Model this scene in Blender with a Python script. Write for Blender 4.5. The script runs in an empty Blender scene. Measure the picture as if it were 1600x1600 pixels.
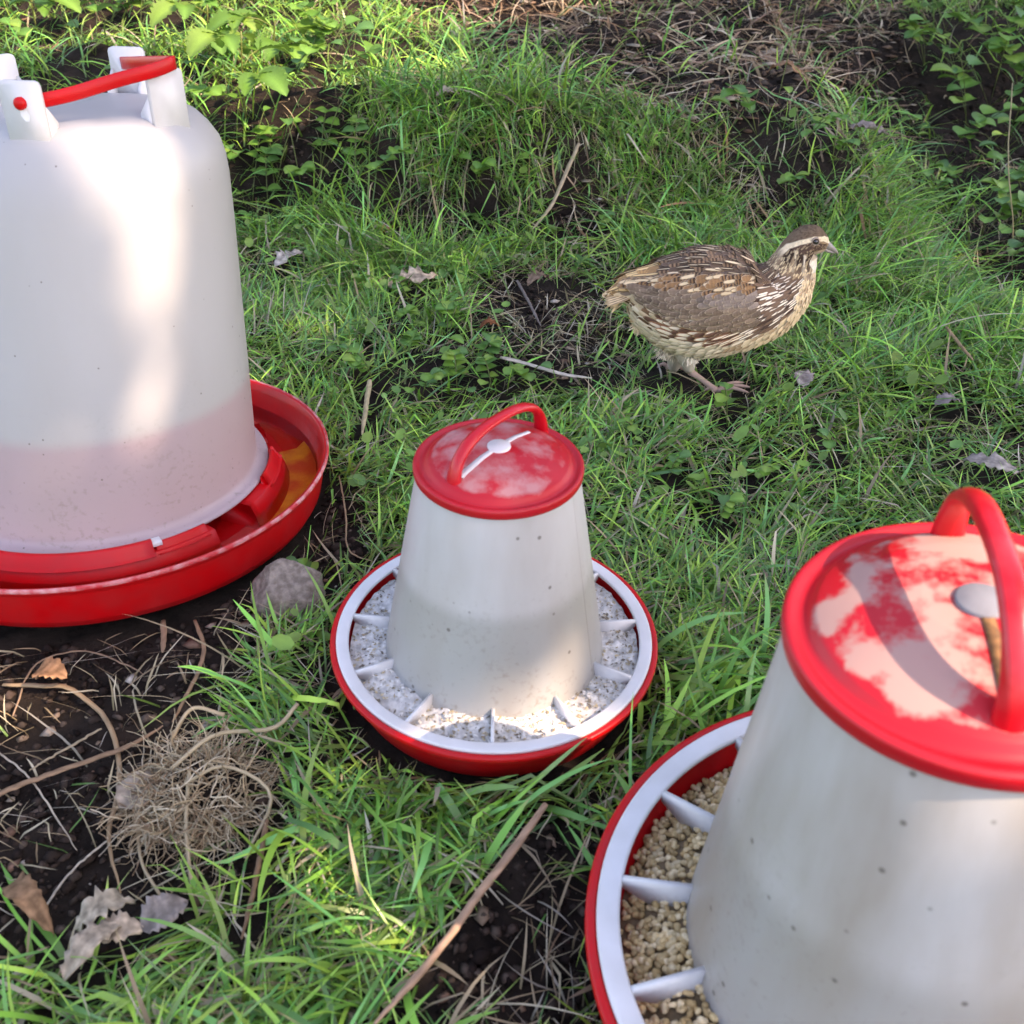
import bpy, math, random
import numpy as np
from mathutils import Vector, Matrix

rng = np.random.default_rng(7)
random.seed(7)
SC = bpy.context.scene
COL = SC.collection
R = math.radians

# ------------------------------------------------------------------ camera
CAM_H, PITCH, FPX = 0.4661, 0.611, 1638.0
cam_d = bpy.data.cameras.new('camera')
cam = bpy.data.objects.new('camera', cam_d)
COL.objects.link(cam)
cam.location = (0, 0, CAM_H)
cam.rotation_euler = (math.pi / 2 - PITCH, 0, 0)
cam_d.sensor_width = 36
cam_d.lens = FPX / 1600 * 36
cam_d.clip_start = 0.01
cam_d.clip_end = 300
cam_d.dof.use_dof = True
cam_d.dof.focus_distance = 0.86
cam_d.dof.aperture_fstop = cam_d.lens / 2.3
SC.camera = cam

# ------------------------------------------------------------------ light
SUN_EL, SUN_A = 45.0, 24.0           # elevation; degrees behind the camera from the right
SUN = np.array([math.cos(R(SUN_EL)) * math.cos(R(SUN_A)), -math.cos(R(SUN_EL)) * math.sin(R(SUN_A)), math.sin(R(SUN_EL))])
world = bpy.data.worlds.new('World')
SC.world = world
world.use_nodes = True
wn = world.node_tree
sky = wn.nodes.new('ShaderNodeTexSky')
sky.sky_type = 'NISHITA'
sky.sun_disc = False
sky.sun_elevation = R(SUN_EL)
sky.sun_rotation = math.atan2(SUN[0], SUN[1])
bg = wn.nodes['Background']
bg.inputs['Strength'].default_value = 0.12
wn.links.new(sky.outputs[0], bg.inputs['Color'])
sl = bpy.data.lights.new('sun', 'SUN')
sl.energy = 2.1
sl.angle = R(0.53)
sl.color = (1.0, 0.90, 0.75)
so = bpy.data.objects.new('sun', sl)
COL.objects.link(so)
so.rotation_euler = Vector(SUN).to_track_quat('Z', 'Y').to_euler()
so.location = (3, -2, 5)

SC.view_settings.view_transform = 'Standard'
SC.view_settings.look = 'None'
SC.view_settings.gamma = 1
SC.view_settings.use_curve_mapping = False
SC.view_settings.exposure = 2.3
SC.view_settings.use_white_balance = True      # the phone balanced for the shade
SC.view_settings.white_balance_temperature = 8000
SC.view_settings.white_balance_tint = 24
SC.render.engine = 'CYCLES'
SC.cycles.use_denoising = True
SC.cycles.max_bounces = 5
SC.cycles.diffuse_bounces = 3
SC.cycles.glossy_bounces = 3
SC.cycles.transmission_bounces = 4
SC.cycles.use_adaptive_sampling = True
SC.cycles.adaptive_threshold = 0.025
SC.cycles.caustics_reflective = False
SC.cycles.caustics_refractive = False

# ------------------------------------------------------------------ projection helpers (photo pixels -> places on the ground)
cp_, sp_ = math.cos(PITCH), math.sin(PITCH)
FWD = np.array([0, cp_, -sp_]); UP = np.array([0, sp_, cp_]); RT = np.array([1., 0, 0]); CC = np.array([0, 0, CAM_H])

def ray(px, py):
    return FWD + RT * (px - 800) / FPX - UP * (py - 800) / FPX

def aty(px, py, y):
    d = ray(px, py)
    return CC + d * y / d[1]

def proj(P):
    d = np.asarray(P) - CC
    z = np.maximum(d @ FWD, 1e-3)
    return 800 + FPX * (d @ RT) / z, 800 - FPX * (d @ UP) / z

# ------------------------------------------------------------------ noise and terrain
def _h(ix, iy, s):
    n = (ix.astype(np.int64) * 374761393 + iy.astype(np.int64) * 668265263 + s * 974711) & 0x7fffffff
    n = ((n ^ (n >> 13)) * 1274126177) & 0x7fffffff
    return ((n ^ (n >> 16)) & 0xffff) / 65535.0

def vnoise(x, y, s=0):
    x = np.asarray(x, float); y = np.asarray(y, float)
    ix = np.floor(x); iy = np.floor(y)
    fx = x - ix; fy = y - iy
    fx = fx * fx * (3 - 2 * fx); fy = fy * fy * (3 - 2 * fy)
    a = _h(ix, iy, s); b = _h(ix + 1, iy, s); c = _h(ix, iy + 1, s); d = _h(ix + 1, iy + 1, s)
    return (a + (b - a) * fx) * (1 - fy) + (c + (d - c) * fx) * fy

def fbm(x, y, s=0, o=3):
    v = 0; a = 1; t = 0
    for k in range(o):
        v = v + a * vnoise(x * 2 ** k, y * 2 ** k, s + k * 17); t += a; a *= .5
    return v / t

def sst(x, a, b):
    t = np.clip((x - a) / (b - a), 0, 1)
    return t * t * (3 - 2 * t)

DR_O = np.array([-.3099, .6721, 0.0])
MF_O = np.array([-.0117, .486, 0.0])
RF_O = np.array([.1748, .2754, 0.0])
RS = 1.389

def height(x, y):
    x = np.asarray(x, float); y = np.asarray(y, float)
    flat = np.ones_like(x)
    for o, r in ((DR_O, .19), (MF_O, .115), (RF_O, .16)):
        flat = flat * sst(np.hypot(x - o[0], y - o[1]), r * .9, r * 1.35)
    h = (fbm(x * 5, y * 5, 3) - .5) * .05 * flat + (fbm(x * 22, y * 22, 9) - .5) * .012 * flat
    h = h - .002 * (1 - flat)
    ye = 1.26 + .16 * (fbm(x * 3.1 + 4, y * 0 + 2, 5) - .5) + .10 * sst(x, -.2, -.7)
    plateau = sst(y, ye - .03, ye + .15) * (.110 + .09 * (fbm(x * 5, y * 5, 31) - .5))
    plateau = plateau * (1 - .95 * sst(x, .42, .56)) + .05 * sst(y, 1.5, 2.6)
    pit = sst(x, .46, .58) * sst(y, 1.02, 1.16) * (1 - sst(y, 1.9, 2.3)) * (.5 + fbm(x * 6, y * 6, 61))
    h = h + plateau - .08 * pit
    # small hollow behind the feeder and loose soil hole in front
    h = h - .035 * np.exp(-(((x + .07) / .07) ** 2 + ((y - 1.24) / .06) ** 2))
    h = h - .02 * np.exp(-(((x - .02) / .05) ** 2 + ((y - .27) / .05) ** 2))
    return h

def at(px, py, dz=0.0):
    """ground point seen at a photo pixel (marching the terrain)"""
    d = ray(px, py)
    t = np.linspace(.3, 4.5, 1400)
    P = CC + d[None] * t[:, None]
    hz = height(P[:, 0], P[:, 1]) + dz
    k = int(np.argmax(P[:, 2] < hz))
    if P[k, 2] >= hz[k]:
        k = -1
    p = P[k].copy()
    p[2] = float(height(p[0], p[1])) + dz
    return p

def inpoly(px, py, poly):
    ins = np.zeros(np.shape(px), bool)
    n = len(poly)
    for i in range(n):
        x1, y1 = poly[i]; x2, y2 = poly[(i + 1) % n]
        c = ((y1 > py) != (y2 > py)) & (px < (x2 - x1) * (py - y1) / (y2 - y1 + 1e-9) + x1)
        ins ^= c
    return ins

# ------------------------------------------------------------------ materials
MATS = {}

def nodes_of(m):
    m.use_nodes = True
    nt = m.node_tree
    return nt, nt.nodes, nt.links, nt.nodes['Principled BSDF']

def mat(name, c1, c2=None, rough=.5, scale=20, bump=0.0, bscale=None, spec=.5, coat=0, sss=0, detail=5, lo=.35, hi=.65):
    if name in MATS:
        return MATS[name]
    m = bpy.data.materials.new(name)
    nt, N, L, b = nodes_of(m)
    b.inputs['Roughness'].default_value = rough
    b.inputs['Specular IOR Level'].default_value = spec
    b.inputs['Coat Weight'].default_value = coat
    b.inputs['Base Color'].default_value = (*c1, 1)
    if sss:
        b.inputs['Subsurface Weight'].default_value = sss
        b.inputs['Subsurface Radius'].default_value = (.02, .018, .016)
        b.inputs['Subsurface Scale'].default_value = .5
    tc = N.new('ShaderNodeTexCoord')
    if c2 is not None:
        n = N.new('ShaderNodeTexNoise'); n.inputs['Scale'].default_value = scale; n.inputs['Detail'].default_value = detail
        L.new(tc.outputs['Object'], n.inputs['Vector'])
        cr = N.new('ShaderNodeValToRGB')
        cr.color_ramp.elements[0].position = lo; cr.color_ramp.elements[0].color = (*c1, 1)
        cr.color_ramp.elements[1].position = hi; cr.color_ramp.elements[1].color = (*c2, 1)
        L.new(n.outputs['Fac'], cr.inputs['Fac']); L.new(cr.outputs['Color'], b.inputs['Base Color'])
    if bump:
        n2 = N.new('ShaderNodeTexNoise'); n2.inputs['Scale'].default_value = bscale or scale * 3; n2.inputs['Detail'].default_value = 6
        L.new(tc.outputs['Object'], n2.inputs['Vector'])
        bp = N.new('ShaderNodeBump'); bp.inputs['Strength'].default_value = bump; bp.inputs['Distance'].default_value = .002
        L.new(n2.outputs['Fac'], bp.inputs['Height']); L.new(bp.outputs['Normal'], b.inputs['Normal'])
    MATS[name] = m
    return m

def mat_attr(name, rough=.5, translucent=0.0, spec=.4, noise=0.0, nscale=60):
    """base colour from the vertex colour 'Col' (the thing's own colours)"""
    m = bpy.data.materials.new(name)
    nt, N, L, b = nodes_of(m)
    a = N.new('ShaderNodeAttribute'); a.attribute_name = 'Col'
    b.inputs['Roughness'].default_value = rough
    b.inputs['Specular IOR Level'].default_value = spec
    src = a.outputs['Color']
    if noise:
        tc = N.new('ShaderNodeTexCoord')
        n = N.new('ShaderNodeTexNoise'); n.inputs['Scale'].default_value = nscale; n.inputs['Detail'].default_value = 4
        L.new(tc.outputs['Object'], n.inputs['Vector'])
        mr = N.new('ShaderNodeMapRange')
        mr.inputs['From Min'].default_value = .25; mr.inputs['From Max'].default_value = .75
        mr.inputs['To Min'].default_value = 1 - noise; mr.inputs['To Max'].default_value = 1 + noise
        L.new(n.outputs['Fac'], mr.inputs['Value'])
        mx = N.new('ShaderNodeVectorMath'); mx.operation = 'SCALE'
        L.new(src, mx.inputs[0]); L.new(mr.outputs[0], mx.inputs['Scale'])
        src = mx.outputs[0]
    L.new(src, b.inputs['Base Color'])
    if translucent:
        t = N.new('ShaderNodeBsdfTranslucent')
        L.new(src, t.inputs['Color'])
        ms = N.new('ShaderNodeMixShader'); ms.inputs['Fac'].default_value = translucent
        L.new(b.outputs[0], ms.inputs[1]); L.new(t.outputs[0], ms.inputs[2])
        L.new(ms.outputs[0], N['Material Output'].inputs['Surface'])
    MATS[name] = m
    return m

M_GRASS = mat_attr('grass_blade', .36, .24, .6)
M_STRAW = mat_attr('straw', .7, .12, .2)
M_LEAF = mat_attr('weed_leaf', .4, .28, .45, .25, 90)
M_DEAD = mat_attr('dead_leaf', .85, .08, .12, .6, 160)
M_CROWN = mat_attr('crown_leaf', .5, .5, .3)  # very translucent, so the added crown passes fill light
M_FEATHER = mat_attr('plumage', .75, .05, .15)
M_GRAIN = mat_attr('feed_grain', .8, 0, .2, .2, 400)
M_SOILBIT = mat_attr('soil_crumb', .95, 0, .1, .3, 300)

def plastic_red(name, dusty):
    m = bpy.data.materials.new(name)
    nt, N, L, b = nodes_of(m)
    tc = N.new('ShaderNodeTexCoord')
    n = N.new('ShaderNodeTexNoise'); n.inputs['Scale'].default_value = 42; n.inputs['Detail'].default_value = 8; n.inputs['Roughness'].default_value = .60
    L.new(tc.outputs['Object'], n.inputs['Vector'])
    v = N.new('ShaderNodeTexVoronoi'); v.inputs['Scale'].default_value = 60; v.feature = 'SMOOTH_F1'
    L.new(tc.outputs['Object'], v.inputs['Vector'])
    ad = N.new('ShaderNodeMath'); ad.operation = 'MULTIPLY_ADD'; ad.inputs[1].default_value = -.22
    L.new(v.outputs['Distance'], ad.inputs[0]); L.new(n.outputs['Fac'], ad.inputs[2])
    sx = N.new('ShaderNodeSeparateXYZ'); L.new(tc.outputs['Object'], sx.inputs[0])
    cx = N.new('ShaderNodeCombineXYZ'); L.new(sx.outputs[0], cx.inputs[0]); L.new(sx.outputs[1], cx.inputs[1])
    ln = N.new('ShaderNodeVectorMath'); ln.operation = 'LENGTH'; L.new(cx.outputs[0], ln.inputs[0])
    rm = N.new('ShaderNodeMapRange'); rm.inputs['From Min'].default_value = dusty[3] * .82; rm.inputs['From Max'].default_value = dusty[3]; rm.inputs['To Max'].default_value = -.5
    L.new(ln.outputs['Value'], rm.inputs['Value'])
    ad2 = N.new('ShaderNodeMath'); L.new(ad.outputs[0], ad2.inputs[0]); L.new(rm.outputs[0], ad2.inputs[1])
    fine = N.new('ShaderNodeTexNoise'); fine.inputs['Scale'].default_value = 220; fine.inputs['Detail'].default_value = 4; L.new(tc.outputs['Object'], fine.inputs['Vector'])
    ad = N.new('ShaderNodeMath'); ad.operation = 'MULTIPLY_ADD'; ad.inputs[1].default_value = .06; L.new(fine.outputs['Fac'], ad.inputs[0]); L.new(ad2.outputs[0], ad.inputs[2])
    cr = N.new('ShaderNodeValToRGB')
    e = cr.color_ramp.elements
    e[0].position = dusty[0]; e[0].color = (.50, .006, .014, 1)
    e[1].position = dusty[1]; e[1].color = (*dusty[2], 1)
    L.new(ad.outputs[0], cr.inputs['Fac'])
    L.new(cr.outputs['Color'], b.inputs['Base Color'])
    rr = N.new('ShaderNodeMapRange'); rr.inputs['From Min'].default_value = dusty[0]; rr.inputs['From Max'].default_value = dusty[1]
    rr.inputs['To Min'].default_value = .42; rr.inputs['To Max'].default_value = .75
    L.new(ad.outputs[0], rr.inputs['Value']); L.new(rr.outputs[0], b.inputs['Roughness'])
    return m

M_RED = mat('red_plastic', (.60, .004, .006), (.52, .012, .014), .38, 45, .10, 160, spec=.3)
M_REDRIM = mat('red_worn_rim', (.55, .03, .04), (.64, .34, .35), .5, 110, .1, 200, lo=.42, hi=.72)
M_LID1 = plastic_red('red_lid_dusty', (.35, .53, (.52, .21, .205), .043))
M_LID2 = plastic_red('red_lid_chalky', (.36, .47, (.43, .245, .21), .061))

def plastic_white(name, low, high, zsplit, zw, spots, dirt, zdirt=0.0):
    """milky plastic; what stands inside shows through below the fill line (object z)"""
    m = bpy.data.materials.new(name)
    nt, N, L, b = nodes_of(m)
    tc = N.new('ShaderNodeTexCoord')
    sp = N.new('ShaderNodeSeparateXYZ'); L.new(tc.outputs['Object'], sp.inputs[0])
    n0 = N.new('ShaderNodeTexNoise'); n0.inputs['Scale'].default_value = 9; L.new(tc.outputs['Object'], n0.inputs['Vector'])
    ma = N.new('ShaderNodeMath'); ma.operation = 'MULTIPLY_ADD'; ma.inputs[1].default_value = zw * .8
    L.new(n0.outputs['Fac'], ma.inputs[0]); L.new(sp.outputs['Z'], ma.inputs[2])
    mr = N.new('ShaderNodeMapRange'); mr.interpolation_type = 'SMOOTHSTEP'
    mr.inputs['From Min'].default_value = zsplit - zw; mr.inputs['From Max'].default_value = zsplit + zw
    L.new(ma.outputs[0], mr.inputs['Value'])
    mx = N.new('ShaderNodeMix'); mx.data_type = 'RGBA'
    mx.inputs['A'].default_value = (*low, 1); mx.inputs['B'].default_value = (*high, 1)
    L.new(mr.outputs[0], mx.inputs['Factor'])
    # smeared dust streaks
    mp = N.new('ShaderNodeMapping'); mp.inputs['Scale'].default_value = (30, 30, 7); L.new(tc.outputs['Object'], mp.inputs['Vector'])
    n1 = N.new('ShaderNodeTexNoise'); n1.inputs['Detail'].default_value = 5; n1.inputs['Scale'].default_value = 1.0; L.new(mp.outputs[0], n1.inputs['Vector'])
    m1 = N.new('ShaderNodeMapRange'); m1.inputs['From Min'].default_value = .40; m1.inputs['From Max'].default_value = .8; m1.inputs['To Max'].default_value = dirt
    L.new(n1.outputs['Fac'], m1.inputs['Value'])
    mx1 = N.new('ShaderNodeMix'); mx1.data_type = 'RGBA'; mx1.inputs['B'].default_value = (.30, .25, .195, 1)
    L.new(m1.outputs[0], mx1.inputs['Factor']); L.new(mx.outputs['Result'], mx1.inputs['A'])
    # specks of mud
    v = N.new('ShaderNodeTexVoronoi'); v.inputs['Scale'].default_value = spots[0]; L.new(tc.outputs['Object'], v.inputs['Vector'])
    lt = N.new('ShaderNodeMapRange'); lt.inputs['From Min'].default_value = spots[1]; lt.inputs['From Max'].default_value = spots[1] * .55; lt.inputs['To Max'].default_value = .75
    L.new(v.outputs['Distance'], lt.inputs['Value'])
    sc_ = N.new('ShaderNodeSeparateColor'); L.new(v.outputs['Color'], sc_.inputs[0])
    gt = N.new('ShaderNodeMath'); gt.operation = 'GREATER_THAN'; gt.inputs[1].default_value = spots[2]; L.new(sc_.outputs[0], gt.inputs[0])
    mu = N.new('ShaderNodeMath'); mu.operation = 'MULTIPLY'; L.new(lt.outputs[0], mu.inputs[0]); L.new(gt.outputs[0], mu.inputs[1])
    mx2 = N.new('ShaderNodeMix'); mx2.data_type = 'RGBA'; mx2.inputs['B'].default_value = (.10, .085, .07, 1)
    L.new(mu.outputs[0], mx2.inputs['Factor']); L.new(mx1.outputs['Result'], mx2.inputs['A'])
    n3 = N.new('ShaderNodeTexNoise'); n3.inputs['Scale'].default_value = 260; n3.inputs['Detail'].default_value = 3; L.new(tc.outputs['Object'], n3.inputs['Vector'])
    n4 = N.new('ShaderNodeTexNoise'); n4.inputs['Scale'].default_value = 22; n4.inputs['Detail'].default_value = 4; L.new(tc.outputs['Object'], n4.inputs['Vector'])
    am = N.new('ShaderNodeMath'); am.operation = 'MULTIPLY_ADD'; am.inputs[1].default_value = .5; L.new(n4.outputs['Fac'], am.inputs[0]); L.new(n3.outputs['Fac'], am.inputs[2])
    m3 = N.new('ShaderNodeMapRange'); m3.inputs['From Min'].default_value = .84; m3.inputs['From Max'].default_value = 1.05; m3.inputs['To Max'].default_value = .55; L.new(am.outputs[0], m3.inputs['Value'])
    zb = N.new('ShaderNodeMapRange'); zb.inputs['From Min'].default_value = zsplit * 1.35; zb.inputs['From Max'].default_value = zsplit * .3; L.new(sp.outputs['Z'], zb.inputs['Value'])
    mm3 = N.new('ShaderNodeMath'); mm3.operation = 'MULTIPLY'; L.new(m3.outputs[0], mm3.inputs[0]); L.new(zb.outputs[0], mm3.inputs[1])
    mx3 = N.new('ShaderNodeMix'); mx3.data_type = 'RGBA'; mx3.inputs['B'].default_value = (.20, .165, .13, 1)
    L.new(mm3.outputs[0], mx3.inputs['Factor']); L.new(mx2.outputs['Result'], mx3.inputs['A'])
    L.new(mx3.outputs['Result'], b.inputs['Base Color'])
    bpw = N.new('ShaderNodeBump'); bpw.inputs['Strength'].default_value = .12; bpw.inputs['Distance'].default_value = .002
    nb = N.new('ShaderNodeTexNoise'); nb.inputs['Scale'].default_value = 35; nb.inputs['Detail'].default_value = 6; L.new(tc.outputs['Object'], nb.inputs['Vector'])
    L.new(nb.outputs['Fac'], bpw.inputs['Height']); L.new(bpw.outputs[0], b.inputs['Normal'])
    b.inputs['Roughness'].default_value = .42
    return m

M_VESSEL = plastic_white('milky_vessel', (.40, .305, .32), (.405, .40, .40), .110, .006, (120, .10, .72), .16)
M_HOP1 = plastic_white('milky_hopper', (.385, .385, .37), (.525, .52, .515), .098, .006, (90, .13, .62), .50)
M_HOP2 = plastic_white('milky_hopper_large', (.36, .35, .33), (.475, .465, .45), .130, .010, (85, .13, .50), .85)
M_WHITE = mat('white_plastic', (.70, .70, .71), (.62, .615, .61), .4, 40, .03, 200)
M_SOIL = None

# ------------------------------------------------------------------ mesh helpers
def mesh_np(name, V, F, material, parent=None, col=None, smooth=True, mats=None, midx=None):
    V = np.asarray(V, np.float32)
    me = bpy.data.meshes.new(name)
    me.vertices.add(len(V)); me.vertices.foreach_set('co', V.ravel())
    if isinstance(F, np.ndarray):
        k = F.shape[1]
        me.loops.add(F.size); me.loops.foreach_set('vertex_index', F.ravel().astype(np.int32))
        me.polygons.add(len(F)); me.polygons.foreach_set('loop_start', np.arange(0, F.size, k, dtype=np.int32))
    else:
        tot = np.array([len(f) for f in F]); flat = np.concatenate([np.asarray(f) for f in F]).astype(np.int32)
        me.loops.add(len(flat)); me.loops.foreach_set('vertex_index', flat)
        me.polygons.add(len(F)); me.polygons.foreach_set('loop_start', np.concatenate([[0], np.cumsum(tot)[:-1]]).astype(np.int32))
    me.update(calc_edges=True)
    if smooth:
        me.polygons.foreach_set('use_smooth', np.ones(len(me.polygons), bool))
    if col is not None:
        c = np.ones((len(V), 4), np.float32); c[:, :3] = np.clip(col, 0, 1)
        at_ = me.color_attributes.new('Col', 'FLOAT_COLOR', 'POINT'); at_.data.foreach_set('color', c.ravel())
    for m in (mats or [material]):
        me.materials.append(m)
    if midx is not None:
        me.polygons.foreach_set('material_index', np.asarray(midx, np.int32))
    o = bpy.data.objects.new(name, me)
    COL.objects.link(o)
    if parent:
        o.parent = parent
    return o

class MB:
    def __init__(s):
        s.V = []; s.F = []; s.C = []; s.n = 0
    def add(s, V, F, c=None):
        V = np.asarray(V, float)
        s.V.append(V)
        s.F += [tuple(int(i) + s.n for i in f) for f in F]
        s.C.append(np.broadcast_to(np.asarray(c if c is not None else (1, 1, 1), float), (len(V), 3)))
        s.n += len(V)
        return s
    def build(s, name, m, parent=None, smooth=True):
        return mesh_np(name, np.concatenate(s.V), s.F, m, parent, np.concatenate(s.C), smooth)

def lathe(prof, n=96, a0=0.0, a1=None, close=False):
    full = a1 is None
    if full:
        a1 = a0 + 2 * math.pi
    k = n if full else n + 1
    ang = a0 + (a1 - a0) * np.arange(k) / n
    prof = np.asarray(prof, float); m = len(prof)
    V = np.zeros((k, m, 3))
    V[:, :, 0] = np.cos(ang)[:, None] * prof[None, :, 0]
    V[:, :, 1] = np.sin(ang)[:, None] * prof[None, :, 0]
    V[:, :, 2] = prof[None, :, 1]
    F = []
    for i in range(n):
        j = (i + 1) % k
        for q in range(m - 1 if not close else m):
            q2 = (q + 1) % m
            F.append((i * m + q, j * m + q, j * m + q2, i * m + q2))
    if not full and close:
        F.append(tuple(range(m - 1, -1, -1))); F.append(tuple((k - 1) * m + q for q in range(m)))
    return V.reshape(-1, 3), F

def rounded(prof, r=.0008):
    """small bevels on a lathe profile"""
    P = [np.array(p, float) for p in prof]
    out = [P[0]]
    for i in range(1, len(P) - 1):
        a, b, c = P[i - 1], P[i], P[i + 1]
        la, lc = np.linalg.norm(a - b), np.linalg.norm(c - b)
        rr = min(r, la * .4, lc * .4)
        p1 = b + (a - b) / la * rr; p2 = b + (c - b) / lc * rr
        out += [p1, (p1 + p2) * .25 + b * .5, p2]
    out.append(P[-1])
    return out

def frames(path):
    P = np.asarray(path, float)
    T = np.gradient(P, axis=0); T /= np.linalg.norm(T, axis=1)[:, None] + 1e-12
    ref = np.array([0, 0, 1.]) if abs(T[0][2]) < .9 else np.array([1., 0, 0])
    n = ref - T[0] * (ref @ T[0]); n /= np.linalg.norm(n)
    Ns = []
    for t in T:
        n = n - t * (n @ t); n /= np.linalg.norm(n) + 1e-12
        Ns.append(n.copy())
    Ns = np.array(Ns)
    return P, T, Ns, np.cross(T, Ns)

def tube(path, rad, sides=6, flat=1.0, cap=True):
    P, T, Nn, B = frames(path)
    rad = np.broadcast_to(np.asarray(rad, float), (len(P),))
    a = np.arange(sides) * 2 * math.pi / sides
    V = P[:, None] + rad[:, None, None] * (np.cos(a)[None, :, None] * Nn[:, None] * flat + np.sin(a)[None, :, None] * B[:, None])
    F = []
    for i in range(len(P) - 1):
        for k in range(sides):
            k2 = (k + 1) % sides
            F.append((i * sides + k, i * sides + k2, (i + 1) * sides + k2, (i + 1) * sides + k))
    if cap:
        F.append(tuple(range(sides - 1, -1, -1))); F.append(tuple((len(P) - 1) * sides + k for k in range(sides)))
    return V.reshape(-1, 3), F

def catmull(P, n):
    P = np.asarray(P, float)
    Q = np.vstack([2 * P[0] - P[1], P, 2 * P[-1] - P[-2]])
    u = np.linspace(0, len(P) - 1, n); i = np.minimum(u.astype(int), len(P) - 2); t = (u - i)[:, None]
    a, b, c, d = Q[i], Q[i + 1], Q[i + 2], Q[i + 3]
    return .5 * (2 * b + (c - a) * t + (2 * a - 5 * b + 4 * c - d) * t ** 2 + (3 * b - a - 3 * c + d) * t ** 3)

def sweep_rect(path, w, h, up=(0, 0, 1)):
    P = np.asarray(path, float); T = np.gradient(P, axis=0); T /= np.linalg.norm(T, axis=1)[:, None]
    up = np.array(up, float)
    S = np.cross(T, up); S /= np.linalg.norm(S, axis=1)[:, None]
    U = np.cross(S, T)
    b = .25 * min(w, h)
    prof = [(-w / 2 + b, -h / 2), (w / 2 - b, -h / 2), (w / 2, -h / 2 + b), (w / 2, h / 2 - b), (w / 2 - b, h / 2), (-w / 2 + b, h / 2), (-w / 2, h / 2 - b), (-w / 2, -h / 2 + b)]
    m = len(prof)
    V = np.stack([P + S * a + U * c for a, c in prof], 1)
    F = []
    for i in range(len(P) - 1):
        for k in range(m):
            k2 = (k + 1) % m
            F.append((i * m + k, i * m + k2, (i + 1) * m + k2, (i + 1) * m + k))
    F.append(tuple(range(m - 1, -1, -1))); F.append(tuple((len(P) - 1) * m + k for k in range(m)))
    return V.reshape(-1, 3), F

def thing(name, label, cat, loc=(0, 0, 0), group=None):
    o = bpy.data.objects.new(name, None); COL.objects.link(o)
    o.empty_display_size = .02
    o.location = loc
    return tag(o, label, cat, group)

def tag(o, label=None, cat=None, group=None, kind=None):
    if label: o['label'] = label
    if cat: o['category'] = cat
    if group: o['group'] = group
    if kind: o['kind'] = kind
    return o

def axis_frame(tx, ty):
    ax = np.array([tx, ty, 1.]); ax /= np.linalg.norm(ax)
    e1 = np.array([1., 0, 0]) - ax[0] * ax; e1 /= np.linalg.norm(e1)
    e2 = np.cross(ax, e1)
    return e1, e2, ax

def set_frame(o, loc, fr):
    e1, e2, ax = fr
    o.matrix_world = Matrix(((e1[0], e2[0], ax[0], loc[0]), (e1[1], e2[1], ax[1], loc[1]), (e1[2], e2[2], ax[2], loc[2]), (0, 0, 0, 1)))

def local_hit(px, py, o, fr, h):
    """local (x, y) of a tilted thing where a photo pixel meets its plane at height h"""
    e1, e2, ax = fr
    d = ray(px, py); t = ((np.asarray(o) + h * ax - CC) @ ax) / (d @ ax)
    P = CC + t * d - o
    return np.array([P @ e1, P @ e2])

# ------------------------------------------------------------------ ground
def build_ground():
    global M_SOIL
    m = bpy.data.materials.new('soil'); M_SOIL = m
    nt, N, L, b = nodes_of(m)
    tc = N.new('ShaderNodeTexCoord')
    n = N.new('ShaderNodeTexNoise'); n.inputs['Scale'].default_value = 28; n.inputs['Detail'].default_value = 8; n.inputs['Roughness'].default_value = .65
    L.new(tc.outputs['Object'], n.inputs['Vector'])
    cr = N.new('ShaderNodeValToRGB'); e = cr.color_ramp.elements
    e[0].position = .3; e[0].color = (.007, .005, .004, 1)
    e[1].position = .75; e[1].color = (.050, .036, .028, 1)
    L.new(n.outputs['Fac'], cr.inputs['Fac']); L.new(cr.outputs[0], b.inputs['Base Color'])
    b.inputs['Roughness'].default_value = .95; b.inputs['Specular IOR Level'].default_value = .15
    n2 = N.new('ShaderNodeTexNoise'); n2.inputs['Scale'].default_value = 160; n2.inputs['Detail'].default_value = 8; n2.inputs['Roughness'].default_value = .7
    L.new(tc.outputs['Object'], n2.inputs['Vector'])
    bp = N.new('ShaderNodeBump'); bp.inputs['Strength'].default_value = 1; bp.inputs['Distance'].default_value = .006
    L.new(n2.outputs['Fac'], bp.inputs['Height']); L.new(bp.outputs[0], b.inputs['Normal'])
    xs = np.concatenate([-np.geomspace(40, 1.25, 26)[:-1], np.linspace(-1.2, 1.3, 300), np.geomspace(1.35, 40, 26)])
    ys = np.concatenate([-np.geomspace(40, .3, 22), np.linspace(-.2, 2.6, 340), np.geomspace(2.66, 60, 28)])
    X, Y = np.meshgrid(xs, ys, indexing='ij')
    near = (np.abs(X) < 1.3) & (Y < 2.7) & (Y > -.3)
    Z = height(X, Y) + np.where(near, (fbm(X * 70, Y * 70, 41) - .5) * .008, 0)
    V = np.stack([X, Y, Z], -1).reshape(-1, 3)
    nx, ny = X.shape
    idx = np.arange(nx * ny).reshape(nx, ny)
    F = np.stack([idx[:-1, :-1], idx[1:, :-1], idx[1:, 1:], idx[:-1, 1:]], -1).reshape(-1, 4)
    o = mesh_np('ground', V, F, m)
    tag(o, kind='structure')
build_ground()

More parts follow.
